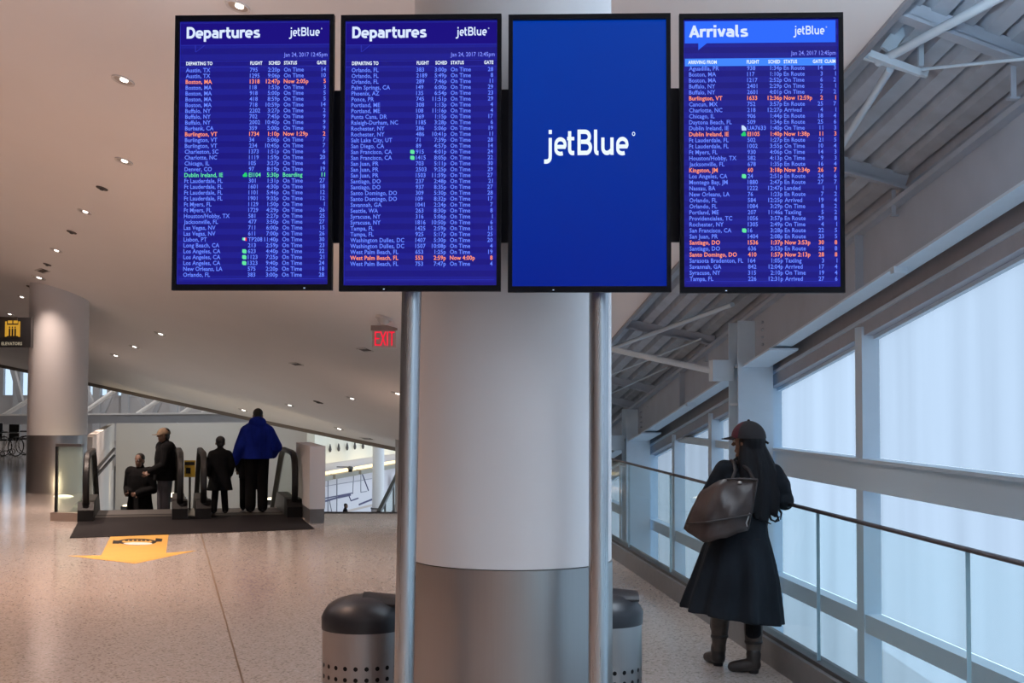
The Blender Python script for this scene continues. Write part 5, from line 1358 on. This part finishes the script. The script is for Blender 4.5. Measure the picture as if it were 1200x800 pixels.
# coat: torso and sleeves closed into one skin, flared skirt with folds
cb = MB(); N = 96
rows = [  # py, left px, right px, half depth, fold
    (548, 858, 900, .075, 0), (556, 846, 908, .105, 0), (572, 848, 906, .125, 0), (595, 845, 904, .125, 0), (616, 840, 900, .13, .003), (628, 832, 901, .145, .006), (640, 826, 904, .165, .009), (660, 819.5, 908.5, .19, .013), (680, 813, 912, .215, .017), (700, 807, 914.5, .235, .021), (714, 804, 916, .25, .024), (722, 803, 917, .252, .026)]
rings = []
for i, (py, lx, rx, hdp, fold) in enumerate(rows):
    a, c_ = wp(lx, py), wp(rx, py); cx = (a.x + c_.x) / 2; hw = (c_.x - a.x) / 2
    ring = []
    for k in range(N):
        th = 2 * math.pi * k / N
        fo = 1 + fold / hw * (math.sin(th * 9 + 0.6) + .55 * math.sin(th * 15 + 2.1 + i * .08) + .4 * math.sin(th * 5 + 1.0))
        zoff = 0
        if i >= len(rows) - 3: zoff = -0.05 * math.cos(th) * (i - len(rows) + 4) / 3   # hem hangs lower on the right
        ring.append(Vector((cx + hw * math.cos(th) * fo, WO.y + .02 + hdp * math.sin(th) * fo, a.z + zoff)))
    rings.append(ring)
cb.loft(rings)
capsule(cb, [wp(879, 556, .01), shL + Vector((0, 0, .0))], [.09, .064]); capsule(cb, [wp(879, 556, .01), shR], [.09, .062])
capsule(cb, [shL, elL, wrL], [.064, .058, .048]); capsule(cb, [shR, wp(916, 568, -.04), elR, wrR], [.062, .062, .062, .048])
capsule(cb, [wp(867, 541, .02), wp(893, 543, .02)], [.045, .045])
remesh(cb, 'coat', M_COAT, woman, .009, 3)
# waist seam
seam = MB(); ring = []
for k in range(48):
    th = 2 * math.pi * k / 48; a, c_ = wp(845, 629), wp(897, 629); ring.append(Vector(((a.x + c_.x) / 2 + (c_.x - a.x) / 2 * 1.02 * math.cos(th), WO.y + .02 + .137 * math.sin(th), a.z)))
seam.tube(ring + [ring[0]], .008, 6, False).build('waist_seam', cloth('coat_seam', (0.02, 0.02, 0.024)), woman, True)
# leggings and boots
lg = MB()
for kn, hp, ft in ((knL, hipL, ftL), (knR, hipR, ftR)): capsule(lg, [hp, kn, ft + Vector((0, 0, .25))], [.078, .062, .054])
remesh(lg, 'leggings', cloth('leggings_black', (.012, .012, .014)), woman, .01, 2)
M_BOOT = mat('boot_leather', (0.060, 0.046, 0.038), 0.55, var=.45, scale=16, bump=.3); M_BOOTD = mat('boot_foot', (0.022, 0.018, 0.017), 0.45, var=.3, scale=20)
for (ft, kn, toe) in ((ftL, knL, Vector((-.05, .12, 0))), (ftR, knR, Vector((-.13, .02, 0)))):
    m = MB(); up_ = Vector((0, 0, 1)); ax = kn - ft
    prof = [(.10, .046), (.14, .045), (.20, .053), (.27, .060), (.33, .061), (.345, .062)]
    rr = []
    for z, r_ in prof:
        c_ = ft + Vector((ax.x * z / .46, ax.y * z / .46, z)); rr.append([c_ + Vector((math.cos(2 * math.pi * k / 20) * r_, math.sin(2 * math.pi * k / 20) * r_ * 1.05, 0)) for k in range(20)])
    m.loft(rr, True).build('boot_shaft', M_BOOT, woman, True)
    m = MB(); capsule(m, [ft + Vector((0, 0, .12)), ft + Vector((0, 0, .055)), ft + toe * .6 + Vector((0, 0, .042)), ft + toe + Vector((0, 0, .036))], [.050, .050, .042, .034])
    bo = remesh(m, 'boot_foot', M_BOOTD, woman, .007, 3)
    m = MB(); m.lathe(ft + Vector((0, 0, 0)), [(.030, 0), (.036, .03)], 14).build('heel', M_BLACK, woman)
    m = MB(); m.lathe(ft + Vector((ax.x * .2 / .46, ax.y * .2 / .46, 0)), [(.056, .185), (.059, .195), (.056, .205)], 20).build('strap', M_BOOTD, woman, True)
# hair: long mass of locks down the back
hm = MB(); c, r, f, u, rot = hinfo
hm.ball(c - f * .030 + u * .005, (.092, .090, .098), 16, 8, rot)
locks = [([(884, 520), (893, 545), (900, 575), (903, 598)], .040, -.09), ([(880, 522), (884, 550), (886, 580), (887, 604)], .040, -.13), ([(889, 518), (902, 545), (909, 572), (911, 596)], .034, -.06), ([(876, 524), (876, 552), (878, 580), (880, 598)], .042, -.14), ([(873, 522), (872, 540), (874, 558), (878, 575)], .034, -.12), ([(882, 520), (890, 548), (892, 580), (893, 606)], .045, -.13), ([(887, 520), (894, 550), (896, 585), (898, 608)], .040, -.12), ([(891, 522), (905, 555), (909, 585), (909, 603)], .034, -.10), ([(890, 530), (901, 556), (906, 584), (905, 600)], .040, -.09)]
for pts, r_, dy in locks:
    P_ = [wp(x, y, dy * (0.35 + 0.65 * i / 3)) for i, (x, y) in enumerate(pts)]
    capsule(hm, P_, [r_ * 1.05, r_ * 1.2, r_, r_ * .45], 10)
hair = remesh(hm, 'hair', mat('hair_long', (0.006, 0.006, 0.008), 0.6, spec=0.2, bump=.7, scale=50, stretch=(1, 1, .12)), woman, .008, 3)
for pts in ([(905, 596), (911, 603), (913, 609), (908, 611)], [(901, 600), (904, 608), (909, 610), (914, 604)], [(896, 604), (899, 611), (904, 613)], [(909, 590), (916, 600), (915, 608)]):
    MB().tube([wp(x, y, -.10) for x, y in pts], [.010] + [.007] * (len(pts) - 2) + [.003], 8).build('hair_wisp', MATS['hair_long'], hair, True)
# cap
m = MB(); rings = []
for th in range(0, 9):
    a_ = R(th * 10.8); rings.append([c + rot @ Vector((math.cos(2 * math.pi * k / 28) * .104 * math.cos(a_), math.sin(2 * math.pi * k / 28) * .114 * math.cos(a_) - .006, .022 + .112 * math.sin(a_))) for k in range(28)])
M_CAP = mat('cap_black', (0.014, 0.012, 0.014), 0.8, bump=.2, scale=150); M_CAPR = mat('cap_red', (0.075, 0.005, 0.014), 0.8, bump=.2, scale=150)
cp = m.loft(rings).build('cap', M_CAP, woman, True)
cp.data.materials.append(M_CAPR)
for poly in cp.data.polygons:        # red front panels
    lc_ = rot.transposed() @ (poly.center - c)
    if lc_.y > 0.012 and poly.center.z > (c.z + .03): poly.material_index = 1
arc_ = [R(15 + 150 * k / 14) for k in range(15)]
lo_ = [c + rot @ Vector((math.cos(a_) * .100, math.sin(a_) * .112 - .006, .034)) for a_ in arc_] + [c + rot @ Vector((math.cos(a_) * .092, math.sin(a_) * .108 + .075 * math.sin(a_) ** .7, .018)) for a_ in reversed(arc_)]
MB().prism(lo_, u * -.007).build('visor', M_CAP, cp)
MB().ball(c + rot @ Vector((0, -.006, .134)), .010, 8, 5).build('button', M_CAP, cp, True)
a0, a1 = c + rot @ Vector((-.03, -.100, .040)), c + rot @ Vector((.05, -.115, .018))
MB().bar(wp(893, 514, -.03), wp(900.5, 518.5, -.06), .012, .012).build('strap', M_CAP, cp)

# ---- her tote bag
M_BAG = mat('bag_leather', (0.040, 0.024, 0.021), 0.42, var=.35, scale=7, bump=.25); M_BAGD = mat('bag_dark', (0.028, 0.022, 0.022), 0.5, var=.2, scale=9)
bag = empty('tote_bag', wp(845, 632, -.22), 'large dark brown leather tote bag hanging behind the shoulder of the woman', 'bag')
front = [wp(850, 558, -.20), wp(889, 559, -.24), wp(885, 590, -.27), wp(878, 621, -.28), wp(852, 630, -.31), wp(824, 637, -.29), wp(832, 596, -.27)]
backp = [wp(820, 574, -.06), wp(868, 557, -.12), wp(866, 590, -.12), wp(862, 616, -.12), wp(838, 624, -.10), wp(799, 618, -.08), wp(809, 596, -.07)]
m = MB(); n = 7
mid = sum(front, Vector()) / n + Vector((0, -.035, 0)); midb = sum(backp, Vector()) / n
m.add(front + backp + [mid, midb], [(i, (i + 1) % n, 14) for i in range(n)] + [(n + (i + 1) % n, n + i, 15) for i in range(n)] + [(i, n + i, n + (i + 1) % n, (i + 1) % n) for i in range(n)])
tmp = m.mesh('bag_tmp'); bmx = bmesh.new(); bmx.from_mesh(tmp); bmesh.ops.recalc_face_normals(bmx, faces=bmx.faces)
bmesh.ops.subdivide_edges(bmx, edges=bmx.edges, cuts=3, use_grid_fill=True)
bmesh.ops.smooth_vert(bmx, verts=bmx.verts, factor=.3, use_axis_x=True, use_axis_y=True, use_axis_z=True)
for v in bmx.verts:
    k_ = v.co; v.co += Vector((0, 1, 0)) * .010 * math.sin(k_.x * 37 + k_.z * 23) + Vector((0, 0, 1)) * .004 * math.sin(k_.x * 50)
bmx.to_mesh(tmp); bmx.free()
bm2 = MB(); bm2.v = [tuple(v.co) for v in tmp.vertices]; bm2.f = [tuple(p.vertices) for p in tmp.polygons]
bm2.build('body', M_BAG, bag, 'all')
m = MB(); m.tube([wp(805, 613, -.12), wp(829, 611, -.30), wp(853, 607, -.325), wp(880, 602, -.29)], .006, 8).build('base_seam', M_BAGD, bag, True)
m = MB(); m.tube([wp(858, 562, -.19), wp(862, 550, -.12), wp(860, 541, -.05), wp(857, 539, .03)], .011, 8).build('strap', M_BAGD, bag, True)
m = MB(); m.tube([wp(884, 562, -.22), wp(878, 550, -.14), wp(868, 542, -.08), wp(862, 539, .02)], .011, 8).build('strap', M_BAGD, bag, True)
m = MB(); m.tube([wp(852, 561, -.205), wp(870, 560, -.235), wp(888, 561, -.245)], .007, 8).build('rim_piping', M_BAGD, bag, True)
m = MB(); m.tube([wp(888, 561, -.245), wp(883, 590, -.265), wp(877, 619, -.275)], .005, 8).build('edge_piping', M_BAGD, bag, True)
m = MB(); m.ball(wp(867, 564.5, -.25), (.014, .006, .010), 10, 6).build('clasp', mat('clasp', (.6, .55, .5), .3, 1.0), bag, True)
m = MB(); m.tube([wp(879, 600, -.285), wp(875, 612, -.295), wp(876, 616, -.295)], .004, 6).build('tassel', mat('tassel', (.35, .33, .32), .5), bag, True)
